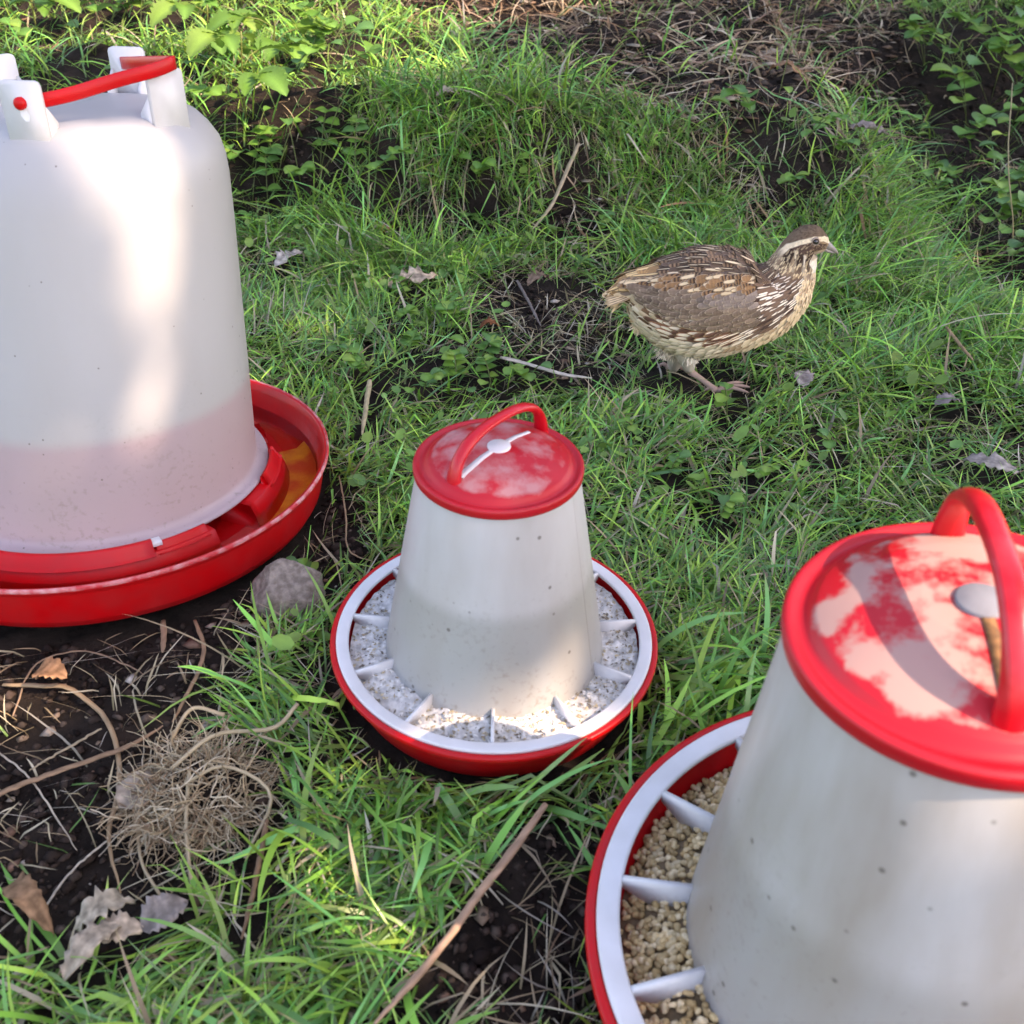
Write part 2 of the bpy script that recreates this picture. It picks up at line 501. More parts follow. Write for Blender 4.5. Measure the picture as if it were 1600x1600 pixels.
# ------------------------------------------------------------------ where soil lies bare (ground seen at these photo places)
SOIL = [
    (.02, [(-200, 940), (330, 950), (440, 880), (500, 770), (570, 790), (560, 860), (480, 960), (400, 1010), (385, 1120), (440, 1230), (420, 1330), (300, 1440), (120, 1490), (-200, 1540)]),
    (.03, [(770, 1345), (900, 1270), (960, 1290), (960, 1700), (690, 1700), (680, 1520), (740, 1430)]),
    (.10, [(730, 450), (800, 430), (960, 480), (1010, 560), (960, 600), (850, 590), (770, 550), (720, 500)]),
    (.05, [(620, 310), (720, 315), (775, 370), (720, 405), (610, 380)]),
    (.13, [(600, -60), (1460, -60), (1440, 150), (1290, 180), (1050, 190), (960, 150), (820, 80), (640, 40)]),
    (.0, [(1260, 80), (1425, 85), (1440, 180), (1300, 170)]),
    (.05, [(1120, 270), (1225, 280), (1230, 370), (1150, 390)]),
    (.08, [(880, 310), (960, 320), (960, 400), (890, 400)]),
    (.28, [(1440, 140), (1700, 60), (1700, 470), (1560, 440), (1470, 270)]),
    (.15, [(1550, 690), (1700, 680), (1700, 820), (1560, 800)]),
    (.5, [(430, 190), (600, 200), (620, 280), (440, 290)]),
]

def density(P):
    px, py = proj(P)
    jx = (fbm(P[:, 0] * 18, P[:, 1] * 18, 77) - .5) * 70
    jy = (fbm(P[:, 0] * 18, P[:, 1] * 18, 99) - .5) * 50
    d = np.ones(len(P))
    for v, poly in SOIL:
        ins = inpoly(px + jx, py + jy, poly)
        d = np.where(ins, np.minimum(d, v), d)
    d = d * (.22 + 1.2 * np.clip(fbm(P[:, 0] * 11, P[:, 1] * 11, 55) * 2.6 - .85, 0, 1))
    return d, px, py

CLEAR = [(DR_O, .158, .168, .041), (MF_O, .0865, .1003, .036), (RF_O, .0865 * RS, .1003 * RS, .036 * RS)]   # centre, foot, rim, rim height
GX0, GY0, GRES = -1.4, -.2, .002
TAKEN = np.zeros((1450, 1500), bool)      # ground under leaves, stems and weeds: little grass grows over them

def take(x, y, r):
    i0, i1 = int((x - r - GX0) / GRES), int((x + r - GX0) / GRES) + 1
    j0, j1 = int((y - r - GY0) / GRES), int((y + r - GY0) / GRES) + 1
    i0, j0 = max(i0, 0), max(j0, 0); i1, j1 = min(i1, TAKEN.shape[0]), min(j1, TAKEN.shape[1])
    if i1 <= i0 or j1 <= j0: return
    I, J = np.meshgrid(np.arange(i0, i1), np.arange(j0, j1), indexing='ij')
    TAKEN[i0:i1, j0:j1] |= np.hypot(I * GRES + GX0 - x, J * GRES + GY0 - y) < r

def taken(x, y):
    i = ((x - GX0) / GRES).astype(int); j = ((y - GY0) / GRES).astype(int)
    ok = (i >= 0) & (j >= 0) & (i < TAKEN.shape[0]) & (j < TAKEN.shape[1])
    return ok & TAKEN[np.clip(i, 0, TAKEN.shape[0] - 1), np.clip(j, 0, TAKEN.shape[1] - 1)]

def clear_of(x, y, extra=0.0):
    ok = np.ones(np.shape(x), bool)
    for o, r, r2, hh in CLEAR:
        ok &= np.hypot(x - o[0], y - o[1]) > r + extra
    return ok

QUAIL_C = np.array([.19, .872])

# ------------------------------------------------------------------ grass
def scatter(n, y0, y1, grow=.3, margin=.55):
    y = y0 + (y1 - y0) * rng.random(int(n * 2.2))
    w = grow + margin * y
    keep = rng.random(len(y)) < w / w.max()
    y = y[keep][:n]
    x = (rng.random(len(y)) * 2 - 1) * (grow + margin * y)
    return x, y

GREENS = np.array([(.105, .300, .042), (.160, .370, .050), (.075, .240, .052), (.210, .400, .060), (.110, .300, .082), (.240, .405, .055)])
STRAWS = np.array([(.46, .38, .24), (.55, .48, .34), (.38, .29, .18), (.30, .21, .13), (.50, .45, .36)])

def blades(name, x, y, length, width, e0, e1, azim, cols, seg=5, m=None, tipcol=None, lift=0.0, kind='stuff', label=None, cat=None, twist=.6, floor=.0015, taper=.75):
    n = len(x)
    z = height(x, y)
    ca, sa = np.cos(azim), np.sin(azim)
    pts = np.zeros((n, seg + 1, 3))
    pts[:, 0] = np.stack([x, y, z - .002 + lift], -1)
    az = azim.copy()
    daz = (rng.random(n) - .5) * 1.1 / seg
    dl = length / seg
    kink = np.where(rng.random(n) < .22, rng.integers(1, seg, n), 99); kang = .4 + .9 * rng.random(n); kaz = rng.normal(0, .5, n)
    for k in range(seg):
        t = (k + .5) / seg
        el = e0 + (e1 - e0) * t - np.where(kink == k, 1, 0) * 0 - np.where(kink <= k, kang, 0)
        az = az + np.where(kink == k, kaz, 0)
        pts[:, k + 1, 0] = pts[:, k, 0] + dl * np.cos(el) * np.cos(az)
        pts[:, k + 1, 1] = pts[:, k, 1] + dl * np.cos(el) * np.sin(az)
        zz = pts[:, k, 2] + dl * np.sin(el)
        g = height(pts[:, k + 1, 0], pts[:, k + 1, 1]) + floor + .012 * _h((x * 9999).astype(np.int64), (y * 9999).astype(np.int64), k * 0 + 3) * (k + 1) / seg
        pts[:, k + 1, 2] = np.maximum(zz, g)
        az = az + daz
    # keep blades out of the solid things
    bad = np.zeros(n, bool)
    over = rng.random(n) < .86
    for k in range(seg + 1):
        q = pts[:, k]
        for o, r, r2, hh in CLEAR:
            lim = r + (r2 - r) * np.clip(q[:, 2] / hh, 0, 1) + .003
            bad |= (np.hypot(q[:, 0] - o[0], q[:, 1] - o[1]) < np.where(q[:, 2] > hh + .002, r2 - .003, lim)) & (q[:, 2] < .35)
        bad |= (np.abs(q[:, 0] - QUAIL_C[0] + .01) < .105) & (np.abs(q[:, 1] - QUAIL_C[1]) < .05) & (q[:, 2] > .028)
        if k: bad |= taken(q[:, 0], q[:, 1]) & over
    keep = ~bad
    pts = pts[keep]; cols = cols[keep]; width = width[keep]; azim = azim[keep]; n = len(pts)
    tw = (rng.random(n) - .5) * twist * 2
    side = np.stack([-np.sin(azim), np.cos(azim), np.zeros(n)], -1) * np.cos(tw)[:, None] + np.array([0, 0, 1.]) * np.sin(tw)[:, None]
    prof = np.array([.75, 1.0, 1.0, .85, .55, .05]) if seg == 5 else np.interp(np.linspace(0, 1, seg + 1), [0, .2, .5, .8, 1], [.75, 1, 1, taper, .05])
    hw = width[:, None] * prof[None] * .5
    V = np.stack([pts - side[:, None] * hw[..., None], pts + side[:, None] * hw[..., None]], 2)   # n, seg+1, 2, 3
    V = V.reshape(-1, 3)
    base = (np.arange(n) * (seg + 1) * 2)[:, None, None]
    f = np.array([[2 * k, 2 * k + 1, 2 * k + 3, 2 * k + 2] for k in range(seg)])[None]
    F = (base + f).reshape(-1, 4)
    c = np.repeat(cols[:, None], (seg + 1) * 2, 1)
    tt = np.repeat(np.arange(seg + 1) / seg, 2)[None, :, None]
    rootc = cols * .45 + np.array([.09, .09, .035]) * .45  # roots painted darker to deepen the shade between blades
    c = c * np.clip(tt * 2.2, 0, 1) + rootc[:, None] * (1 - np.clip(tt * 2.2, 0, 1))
    if tipcol is not None:
        w = np.clip((tt - .8) * 5, 0, 1) * (rng.random(n) < .25)[:, None, None]
        c = c * (1 - w) + np.array(tipcol) * w
    o = mesh_np(name, V, F, m or M_GRASS, None, c.reshape(-1, 3))
    tag(o, label, cat, None, kind)
    return o

def pick_green(n, yellow=.15, bright=1.0, dry=.05):
    c = GREENS[rng.integers(0, len(GREENS), n)] * (.55 + 1.25 * rng.random((n, 1))) * bright
    c = c * (1 + .35 * (rng.random((n, 1)) < .25))
    k = rng.random(n) < dry
    c[k] = STRAWS[rng.integers(0, 5, int(k.sum()))] * (.6 + .6 * rng.random((int(k.sum()), 1)))
    k = ~k & (rng.random(n) < yellow)
    c[k] = c[k] * .45 + np.array([.20, .24, .07]) * .55
    return c

def build_grass():
    # short matted lawn
    x, y = scatter(140000, .16, 1.42)
    P = np.stack([x, y, height(x, y)], -1)
    d, px, py = density(P)
    k = (rng.random(len(x)) < d) & clear_of(x, y, .002)
    x, y, px, py = x[k], y[k], px[k], py[k]
    n = len(x)
    ln = .020 + .042 * rng.random(n) ** 1.6
    ln *= np.interp(py, [300, 700, 1000, 1200, 1600], [1.25, 1.0, .95, 1.0, 1.1])
    wd = (.0008 + .0022 * rng.random(n) ** 2) * np.interp(py, [300, 900, 1300], [1.0, 1.05, 1.15])
    swirl = fbm(x * 7, y * 7, 21) * 11
    az = np.where(rng.random(n) < .45, rng.random(n) * 6.283, swirl + rng.normal(0, .9, n))
    el = .12 + 1.0 * rng.random(n)
    blades('short_grass', x, y, ln, wd, el, el - .1 - .95 * rng.random(n) ** 1.5, az, pick_green(n, .16, 1.0, .13), label='short matted green grass of the trampled lawn', cat='grass', tipcol=(.35, .28, .14))
    # longer, broader blades near the camera
    x, y = scatter(12000, .16, .62)
    P = np.stack([x, y, height(x, y)], -1); d, px, py = density(P)
    tuft = fbm(x * 16, y * 16, 201)
    k = (rng.random(len(x)) < d * np.clip(tuft * 3 - 1.0, 0.05, 1)) & clear_of(x, y, .004) & (py > 1040)
    x, y = x[k], y[k]; n = len(x)
    az = fbm(x * 6, y * 6, 23) * 10 + rng.normal(0, .8, n)
    el = .45 + .8 * rng.random(n)
    blades('broad_grass', x, y, .04 + .055 * rng.random(n), .0020 + .0024 * rng.random(n) ** 1.5, el, el - .15 - 1.3 * rng.random(n), az, pick_green(n, .12, 1.15), seg=6, label='longer broad green grass blades in the foreground', cat='grass', tipcol=(.38, .33, .16))
    # long fine grass combed over on the right, behind the quail
    x = .22 + .62 * rng.random(5200); y = .80 + .62 * rng.random(5200)
    P = np.stack([x, y, height(x, y)], -1); d, px, py = density(P)
    k = (px > 1270) & (py > 300) & (py < 820) & clear_of(x, y, .02) & (rng.random(len(x)) < d * np.clip(1.3 - np.abs(px - 1450) / 260, .15, 1) * .5)
    x, y = x[k], y[k]; n = len(x)
    az = R(-35) + rng.normal(0, 1.1, n)
    el = .25 + .7 * rng.random(n)
    blades('long_grass', x, y, .055 + .085 * rng.random(n), .0010 + .0018 * rng.random(n) ** 1.5, el, el - .2 - .9 * rng.random(n), az, pick_green(n, .10, 1.0), seg=8, label='long fine grass combed over to the right of the quail', cat='grass')
    # tussocks hanging over the edge of the bank
    x = -.75 + 1.35 * rng.random(16000); y = 1.12 + .42 * rng.random(16000)
    P = np.stack([x, y, height(x, y)], -1); d, px, py = density(P)
    tuft = np.clip(fbm(x * 6, y * 6, 301) * 3 - 1.0, 0.0, 1)
    k = (rng.random(len(x)) < d * tuft * .6) & (px > 300) & (px < 1440)
    x, y = x[k], y[k]; n = len(x)
    az = R(-100) + rng.normal(0, 1.3, n)
    el = .5 + .8 * rng.random(n)
    blades('bank_grass', x, y, .05 + .085 * rng.random(n), .0010 + .0020 * rng.random(n) ** 1.5, el, el - .3 - 1.3 * rng.random(n), az, pick_green(n, .12, 1.0), seg=8, label='overhanging grass along the low bank', cat='grass')
    # far lawn on the bank top, thin on the bare part, thick at the left
    x, y = scatter(52000, 1.38, 2.75, .3, .55)
    P = np.stack([x, y, height(x, y)], -1); d, px, py = density(P)
    k = (rng.random(len(x)) < d * np.where((px < 620) | (px > 1430), 1, .4))
    x, y = x[k], y[k]; n = len(x)
    az = rng.random(n) * 6.28
    blades('far_grass', x, y, .045 + .06 * rng.random(n), .0016 + .0018 * rng.random(n), .6 + .7 * rng.random(n), -.4 + .8 * rng.random(n), az, pick_green(n, .2, 1.1), label='grass on top of the bank', cat='grass')
    # grass going on round about, out of the picture
    x = (rng.random(26000) * 2 - 1) * 3.2; y = -1.6 + 6.0 * rng.random(26000)
    k = (np.abs(x) > .35 + .56 * np.clip(y, 0, 3)) | (y < .16) | (y > 2.7)
    k &= np.hypot(x, y) > .25
    x, y = x[k], y[k]; n = len(x)
    blades('surrounding_grass', x, y, .06 + .08 * rng.random(n), .003 + .003 * rng.random(n), .8 + .5 * rng.random(n), -.3 + .8 * rng.random(n), rng.random(n) * 6.28, pick_green(n, .15), seg=4, label='grass of the surrounding lawn', cat='grass')
# ------------------------------------------------------------------ dry straw, clippings and soil crumbs
def build_litter():
    def straw(name, n, y0, y1, weight, ln, wd, label, cols=STRAWS, region=None):
        x, y = scatter(n, y0, y1)
        P = np.stack([x, y, height(x, y)], -1); d, px, py = density(P)
        w = weight(d, px, py)
        k = (rng.random(len(x)) < w) & clear_of(x, y, .003)
        x, y = x[k], y[k]; m = len(x)
        c = cols[rng.integers(0, len(cols), m)] * (.6 + .7 * rng.random((m, 1)))
        blades(name, x, y, ln[0] + (ln[1] - ln[0]) * rng.random(m) ** 1.8, wd[0] + (wd[1] - wd[0]) * rng.random(m) ** 2, .1 + .5 * rng.random(m), -.6 + .6 * rng.random(m), rng.random(m) * 6.28, c, m=M_STRAW, lift=.003, label=label, cat='straw', floor=.004, taper=1.0)
    straw('dry_straw', 27000, .18, 1.45, lambda d, px, py: np.where(d < .2, .8, .26), (.012, .07), (.0005, .0016), 'dry straw and dead grass strewn through the lawn')
    straw('bank_straw', 26000, 1.2, 2.6, lambda d, px, py: np.where((px > 560) & (px < 1450), np.where(d < .3, .62, .3), .08), (.02, .11), (.0010, .0042), 'dry straw and bark strips on top of the bank',
          np.array([(.46, .36, .23), (.36, .24, .14), (.28, .16, .09), (.54, .45, .33), (.22, .14, .10), (.40, .28, .19)]))
    straw('thatch', 62000, .18, 1.5, lambda d, px, py: np.where(d < .06, .10, .28), (.008, .034), (.0005, .0013), 'fine dead thatch under the grass', np.array([(.38, .31, .18), (.30, .24, .15), (.46, .41, .28), (.24, .17, .10)]))
    # small clover-like leaves growing all through the lawn
    x, y = scatter(5200, .40, 1.5)
    P = np.stack([x, y, height(x, y)], -1); d, px, py = density(P)
    cl = np.clip(fbm(x * 7 + 3, y * 7, 131) * 3.4 - 1.35, 0, 1)
    k = (rng.random(len(x)) < cl * np.clip(d * 2, 0, 1)) & clear_of(x, y, .02) & (py < 1060) & ~taken(x, y)
    k &= ~((np.abs(x - QUAIL_C[0] + .01) < .11) & (np.abs(y - QUAIL_C[1]) < .06))
    x, y = x[k], y[k]; m = len(x)
    a = np.arange(7) * 2 * np.pi / 7
    rim = np.stack([np.cos(a), np.sin(a) * .85, .25 * np.ones(7)], -1)
    V = np.concatenate([np.zeros((1, 3)), rim], 0)[None] * (.0030 + .0042 * rng.random((m, 1, 1)))
    ax_, ay_, az_ = rng.normal(0, .4, m), rng.normal(0, .4, m), rng.random(m) * 6.28
    cz, sz = np.cos(az_)[:, None], np.sin(az_)[:, None]
    V = np.stack([V[..., 0] * cz - V[..., 1] * sz, V[..., 0] * sz + V[..., 1] * cz, V[..., 2]], -1)
    V[..., 2] += V[..., 0] * ax_[:, None] + V[..., 1] * ay_[:, None]
    V += np.stack([x, y, height(x, y) + .008 + .020 * rng.random(m)], -1)[:, None]
    F = ((np.arange(m) * 8)[:, None, None] + np.array([(0, 1 + i, 1 + (i + 1) % 7) for i in range(7)])[None]).reshape(-1, 3)
    c = np.array([(.15, .29, .055), (.11, .25, .06), (.20, .33, .07)])[rng.integers(0, 3, m)] * (.7 + .6 * rng.random((m, 1)))
    tag(mesh_np('clover_leaves', V.reshape(-1, 3), F, M_LEAF, None, np.repeat(c, 8, 0)), 'small round leaves of clover all through the lawn', 'clover', None, 'stuff')
    # crumbs of soil and chips
    def crumbs(name, n, y0, y1, region, size, cols, label, cat, flat=.6, mm=None):
        x, y = scatter(n, y0, y1)
        P = np.stack([x, y, height(x, y)], -1); d, px, py = density(P)
        k = region(d, px, py) & clear_of(x, y, .003)
        x, y = x[k], y[k]; m = len(x)
        s = size[0] + (size[1] - size[0]) * rng.random(m) ** 3
        base = np.array([(1, 0, 0), (.31, .95, 0), (-.81, .59, 0), (-.81, -.59, 0), (.31, -.95, 0), (0, 0, 1), (0, 0, -1)])
        V = base[None] * (.6 + .8 * rng.random((m, 7, 1)))
        V[..., 2] *= flat
        el = .5 + rng.random((m, 1)); V[..., 0] *= el
        a = rng.random(m) * 6.28; ca, sa = np.cos(a)[:, None], np.sin(a)[:, None]
        X = V[..., 0] * ca - V[..., 1] * sa; Y = V[..., 0] * sa + V[..., 1] * ca
        V = np.stack([X, Y, V[..., 2]], -1) * s[:, None, None]
        V += np.stack([x, y, height(x, y) + s * .25], -1)[:, None]
        f = []
        for i in range(5):
            j = (i + 1) % 5
            f += [(i, j, 5), (j, i, 6)]
        F = (np.arange(m) * 7)[:, None, None] + np.array(f)[None]
        c = cols[rng.integers(0, len(cols), m)] * (.6 + .8 * rng.random((m, 1)))
        o = mesh_np(name, V.reshape(-1, 3), F.reshape(-1, 3), mm or M_SOILBIT, None, np.repeat(c, 7, 0), smooth=False)
        tag(o, label, cat, None, 'stuff')
    dark = np.array([(.024, .017, .014), (.042, .030, .024), (.016, .011, .0095), (.08, .06, .048), (.055, .038, .03)])
    crumbs('soil_crumbs', 110000, .18, 1.4, lambda d, px, py: d < .2, (.0005, .0045), dark, 'dark crumbs of loose soil', 'soil', .7)
    crumbs('bank_crumbs', 24000, 1.3, 2.4, lambda d, px, py: (d < .2), (.001, .008), dark, 'dark crumbs of soil on the bank', 'soil', .7)
    chips = np.array([(.24, .17, .12), (.33, .26, .20), (.17, .10, .07), (.40, .35, .30)])
    crumbs('litter_chips', 9000, .18, 1.4, lambda d, px, py: (d < .2) & (rng.random(len(px)) < .5), (.0008, .0060), chips, 'small pale chips of bark and dead leaf on the soil', 'chips', .25)
    crumbs('bark_chips', 12000, 1.3, 2.4, lambda d, px, py: (d < .3) & (px > 560) & (px < 1440) & (rng.random(len(px)) < .4), (.002, .013), np.array([(.20, .13, .09), (.28, .21, .16), (.13, .08, .055), (.33, .27, .21)]), 'brown bark chips on the bank', 'chips', .22)
# ------------------------------------------------------------------ leaves
def leaf_geo(L=1.0, W=.6, teeth=0, tooth=.0, lobes=0, cup=.15, n=10, curl=0.0, seed=0, pointed=1.0, notch=0.0, dry=False):
    r = np.random.default_rng(seed)
    t = np.linspace(0, 1, n + 1)
    w = W * .5 * np.sin(np.pi * np.clip(t, 0, 1) ** (.8 / pointed)) ** (.65 * pointed)
    if lobes:
        w = w * (.72 + .38 * np.cos(t * lobes * 2 * np.pi) ** 2)
    ww = w.copy()
    if teeth:
        ww = w * (1 + tooth * np.where(np.arange(n + 1) % 2 == 0, -1, 1))
    z = -curl * (t - .5) ** 2 * 4 + curl
    mid = np.stack([t * L, np.zeros(n + 1), z * L], -1)
    jit = lambda: (r.random(n + 1) - .5) * (.16 if (curl and tooth == .10) or dry else .012) * L
    q = .55
    rows = [np.stack([t * L - notch * (1 - t) * L, -ww, z * L + cup * ww + jit()], -1), np.stack([t * L, -w * q, z * L + cup * w * .2], -1), mid,
            np.stack([t * L, w * q, z * L + cup * w * .2], -1), np.stack([t * L - notch * (1 - t) * L, ww, z * L + cup * ww + jit()], -1)]
    V = np.stack(rows, 1).reshape(-1, 3)
    F = [(k * 5 + j, (k + 1) * 5 + j, (k + 1) * 5 + j + 1, k * 5 + j + 1) for k in range(n) for j in range(4)]
    return V, F

def leaf_mesh(name, geo, color, m, rib=1.25, edge=.85):
    V, F = geo
    c = np.tile(np.array(color, float), (len(V), 1)).reshape(-1, 5, 3)
    c[:, 2] *= rib; c[:, 0] *= edge; c[:, 4] *= edge
    o = mesh_np(name, V, F, m, None, c.reshape(-1, 3))
    me = o.data
    bpy.data.objects.remove(o)
    return me

ROUND = [leaf_mesh('round_leaf', leaf_geo(1, .95, cup=.25, n=8, curl=.12, seed=s, pointed=.6), c, M_LEAF) for s, c in
         ((1, (.11, .26, .05)), (2, (.14, .30, .05)), (3, (.09, .22, .06)), (4, (.20, .34, .06)))]
TOOTH = [leaf_mesh('toothed_leaf', leaf_geo(1, .62, 1, .16, cup=.3, n=16, curl=.15, seed=s), c, M_LEAF, 1.35) for s, c in
         ((11, (.10, .22, .035)), (12, (.13, .26, .04)), (13, (.17, .29, .05)))]
LONGL = [leaf_mesh('long_leaf', leaf_geo(1, .34, cup=.35, n=8, curl=.18, seed=s), c, M_LEAF) for s, c in
         ((21, (.07, .18, .035)), (22, (.11, .22, .045)))]

def child_leaf(me, parent, loc, az, pitch, size, name='leaf', roll=0.0):
    o = bpy.data.objects.new(name, me); COL.objects.link(o)
    o.parent = parent; o.location = loc; o.rotation_euler = (roll, pitch, az); o.scale = (size, size, size)
    return o

def weed(px, py, label, group, kind='round', size=.011, n=8, spread=.03, tall=.03, seed=0, name=None, upright=.4):
    r = np.random.default_rng(seed * 131 + int(px) * 7 + int(py))
    p = at(px, py)
    t = thing(name or ('creeping_weed' if kind == 'round' else 'weed_plant'), label, 'weed', p, group)
    take(p[0], p[1], spread * .75 + size * .4)
    tall = tall + .012
    mb = MB()
    ns = max(1, n // 3)
    leaves = []
    for s in range(ns):
        a = r.random() * 6.28; L = spread * (.5 + .7 * r.random())
        top = tall * (.5 + .7 * r.random())
        k = 6
        pts = []
        for i in range(k):
            u = i / (k - 1)
            q = np.array([math.cos(a) * L * u, math.sin(a) * L * u, 0])
            g = float(height(p[0] + q[0], p[1] + q[1])) - p[2]
            pts.append((q[0], q[1], max(g + .002, 0) + top * math.sin(u * 1.5)))
        pts = np.array(pts)
        mb.add(*tube(pts, .0006, 4), (.13, .17, .05))
        for i in range(2, k):
            if len(leaves) >= n: break
            for sg in (-1, 1):
                if len(leaves) >= n: break
                leaves.append((pts[i], a + sg * (1.1 + .3 * r.random())))
        leaves.append((pts[-1], a))
    mb.build('stem', M_LEAF, t)
    lib = {'round': ROUND, 'tooth': TOOTH, 'long': LONGL}[kind]
    for q, a in leaves:
        child_leaf(lib[r.integers(0, len(lib))], t, q, a, -upright * r.random() + .15, size * (.7 + .6 * r.random()), 'leaf', (r.random() - .5) * .5)
    return t

# ---- singled-out weeds
W1 = [
    (752, 362, 'pair of bright round leaves at the edge of the dark hollow behind the feeders', 'round', .017, 4, .012, .012),
    (748, 300, 'upright round-leaved weed just above the dark hollow', 'round', .016, 6, .014, .03),
    (1182, 215, 'bright green round-leaved weed on the bank above the quail', 'round', .024, 8, .035, .035),
    (1250, 235, 'round-leaved weed on the bank above the head of the quail', 'round', .02, 8, .04, .03),
    (1335, 392, 'small bright weed in front of the beak of the quail', 'round', .011, 5, .01, .02),
    (1262, 408, 'tiny bright leaf under the beak of the quail', 'round', .010, 3, .008, .012),
    (500, 925, 'yellow-green seedling growing beside the grey stone', 'round', .012, 5, .012, .022),
    (935, 372, 'small yellow-green weed on the soil left of the quail', 'round', .014, 4, .012, .02),
    (892, 455, 'fine-leaved weed between the tan dead leaf and the tail of the quail', 'long', .017, 8, .014, .016),
    (1135, 672, 'bright young weed in the grass below the foot of the quail', 'round', .012, 5, .01, .02),
    (826, 600, 'round-leaved weed right behind the handle of the small feeder', 'round', .014, 6, .018, .02),
    (745, 585, 'leafy weed between the white stalk and the small feeder', 'round', .014, 8, .02, .02),
    (1075, 560, 'grass-like weed rising in front of the belly of the quail', 'long', .03, 3, .006, .035),
]
for i, (px, py, lb, kd, sz, n, spd, tl) in enumerate(W1):
    weed(px, py, lb, None, kd, sz, n, spd, tl, 50 + i)
# ---- groups that nothing tells apart
def many(pts, label, group, **kw):
    words = ['leftmost', 'second from the left', 'third from the left', 'fourth from the left', 'fifth from the left', 'sixth from the left', 'seventh from the left', 'eighth from the left', 'ninth from the left']
    srt = sorted(pts)
    for i, (px, py) in enumerate(srt):
        weed(px, py, label + ', ' + (words[i] if i < len(srt) - 1 else 'rightmost'), group, seed=i, **kw)
many([(395, 265), (430, 300), (470, 290), (500, 275), (555, 295), (585, 280), (420, 345), (395, 320)], 'creeping weed in shade right of the drinker top', 'weeds right of the drinker', kind='round', size=.017, n=8, spread=.04, tall=.025)
many([(640, 560), (690, 590), (610, 520), (715, 620), (660, 625), (585, 600), (560, 560), (700, 540), (770, 620), (640, 480)], 'small leafy weed in grass behind the small feeder', 'weeds behind the small feeder', kind='round', size=.011, n=8, spread=.022, tall=.014)
many([(1470, 60), (1520, 40), (1560, 90), (1495, 130), (1545, 170), (1590, 140), (1510, 215), (1580, 40), (1445, 110), (1565, 240)], 'round-leaved weed over the dark hollow, upper right', 'weeds over the dark hollow', kind='round', size=.034, n=13, spread=.11, tall=.10)
many([(1500, 300), (1555, 320), (1590, 380), (1530, 380), (1480, 250), (1595, 300), (1570, 430)], 'round-leaved weed at the foot of the dark hollow', 'weeds below the dark hollow', kind='round', size=.024, n=9, spread=.05, tall=.05)
many([(20, 40), (70, 30), (120, 60), (170, 40), (40, 80), (110, 20), (220, 60), (250, 30), (150, 90), (300, 50)], 'sunlit round-leaved weed behind the top of the drinker', 'weeds behind the drinker', kind='round', size=.026, n=10, spread=.08, tall=.06)
many([(480, 110), (520, 60), (450, 150), (505, 150), (550, 100), (440, 60), (360, 170), (570, 40)], 'sunlit leafy weed beside the jagged-leaved seedlings', 'weeds in the sunny corner', kind='round', size=.022, n=9, spread=.06, tall=.05)
many([(1300, 260), (1370, 230), (1420, 200), (1400, 290), (1230, 300), (1450, 330)], 'weed on the bank right of the quail head', 'weeds on the bank face', kind='round', size=.016, n=7, spread=.03, tall=.025)
many([(1120, 830), (1180, 760), (1040, 760), (1000, 690), (1300, 720), (1400, 620)], 'tiny weed in open grass between feeders and quail', 'weeds in the open grass', kind='round', size=.009, n=5, spread=.012, tall=.012)
# ---- jagged-leaved seedlings in the sun
def seedling(px, py, label, h, size, seed):
    r = np.random.default_rng(seed)
    p = at(px, py)
    t = thing('bramble_seedling', label, 'seedling', p, 'jagged-leaved seedlings in the sunny corner')
    pts = catmull([(0, 0, -.003), (.004, -.004, h * .5), (.012, -.012, h)], 8)
    mb = MB().add(*tube(pts, .0012, 5), (.20, .22, .06))
    ends = []
    for k in range(4):
        a = k * 1.57 + r.random() * .8 - 1.2
        b = pts[3 + k]
        e = b + np.array([math.cos(a) * size * .8, math.sin(a) * size * .8, size * .35])
        mb.add(*tube(catmull([b, (b + e) / 2 + (0, 0, size * .1), e], 5), .0007, 4), (.20, .22, .06))
        ends.append((e, a))
    mb.build('stem', M_LEAF, t)
    for e, a in ends:
        for da, s in ((0, 1.0), (1.0, .75), (-1.0, .75)):
            child_leaf(TOOTH[r.integers(0, 3)], t, e, a + da, .15 + .3 * r.random(), size * s * 1.3, 'leaf', (r.random() - .5) * .6)
seedling(385, 190, 'tall jagged-leaved seedling nearest the drinker, in full sun', .11, .048, 1)
seedling(430, 120, 'jagged-leaved seedling with pale ribbed leaves right of the tall one', .08, .050, 2)
seedling(330, 110, 'jagged-leaved seedling half hidden behind the drinker handle', .09, .046, 3)
seedling(60, 60, 'lobed-leaf seedling at the far left behind the drinker', .10, .050, 4)

# ---- dead leaves
def dead_leaf(px, py, label, size, col, az, W=.6, lobes=0, curl=.18, seed=0, pitch=0.0, roll=0.0, dz=.016, name='dead_leaf'):
    g = leaf_geo(1, W, 1, .10, lobes, .2, 14, curl, seed, dry=True)
    p = at(px, py, dz)
    V, F = g
    c = np.tile(np.array(col, float), (len(V), 1)).reshape(-1, 5, 3)
    c[:, 2] *= .75
    rr = np.random.default_rng(seed)
    c *= (.75 + .5 * rr.random((len(c), 5, 1)))
    V = V - np.array([.5, 0, 0])
    o = mesh_np(name, V * size, F, M_DEAD, None, c.reshape(-1, 3))
    sm = o.modifiers.new('thickness', 'SOLIDIFY'); sm.thickness = .0005
    o.location = p; o.rotation_euler = (roll, pitch, az)
    take(p[0], p[1], size * .42); take(p[0] + math.cos(az) * size * .3, p[1] + math.sin(az) * size * .3, size * .2); take(p[0] - math.cos(az) * size * .3, p[1] - math.sin(az) * size * .3, size * .2)
    tag(o, label, 'dead leaf')
    return o
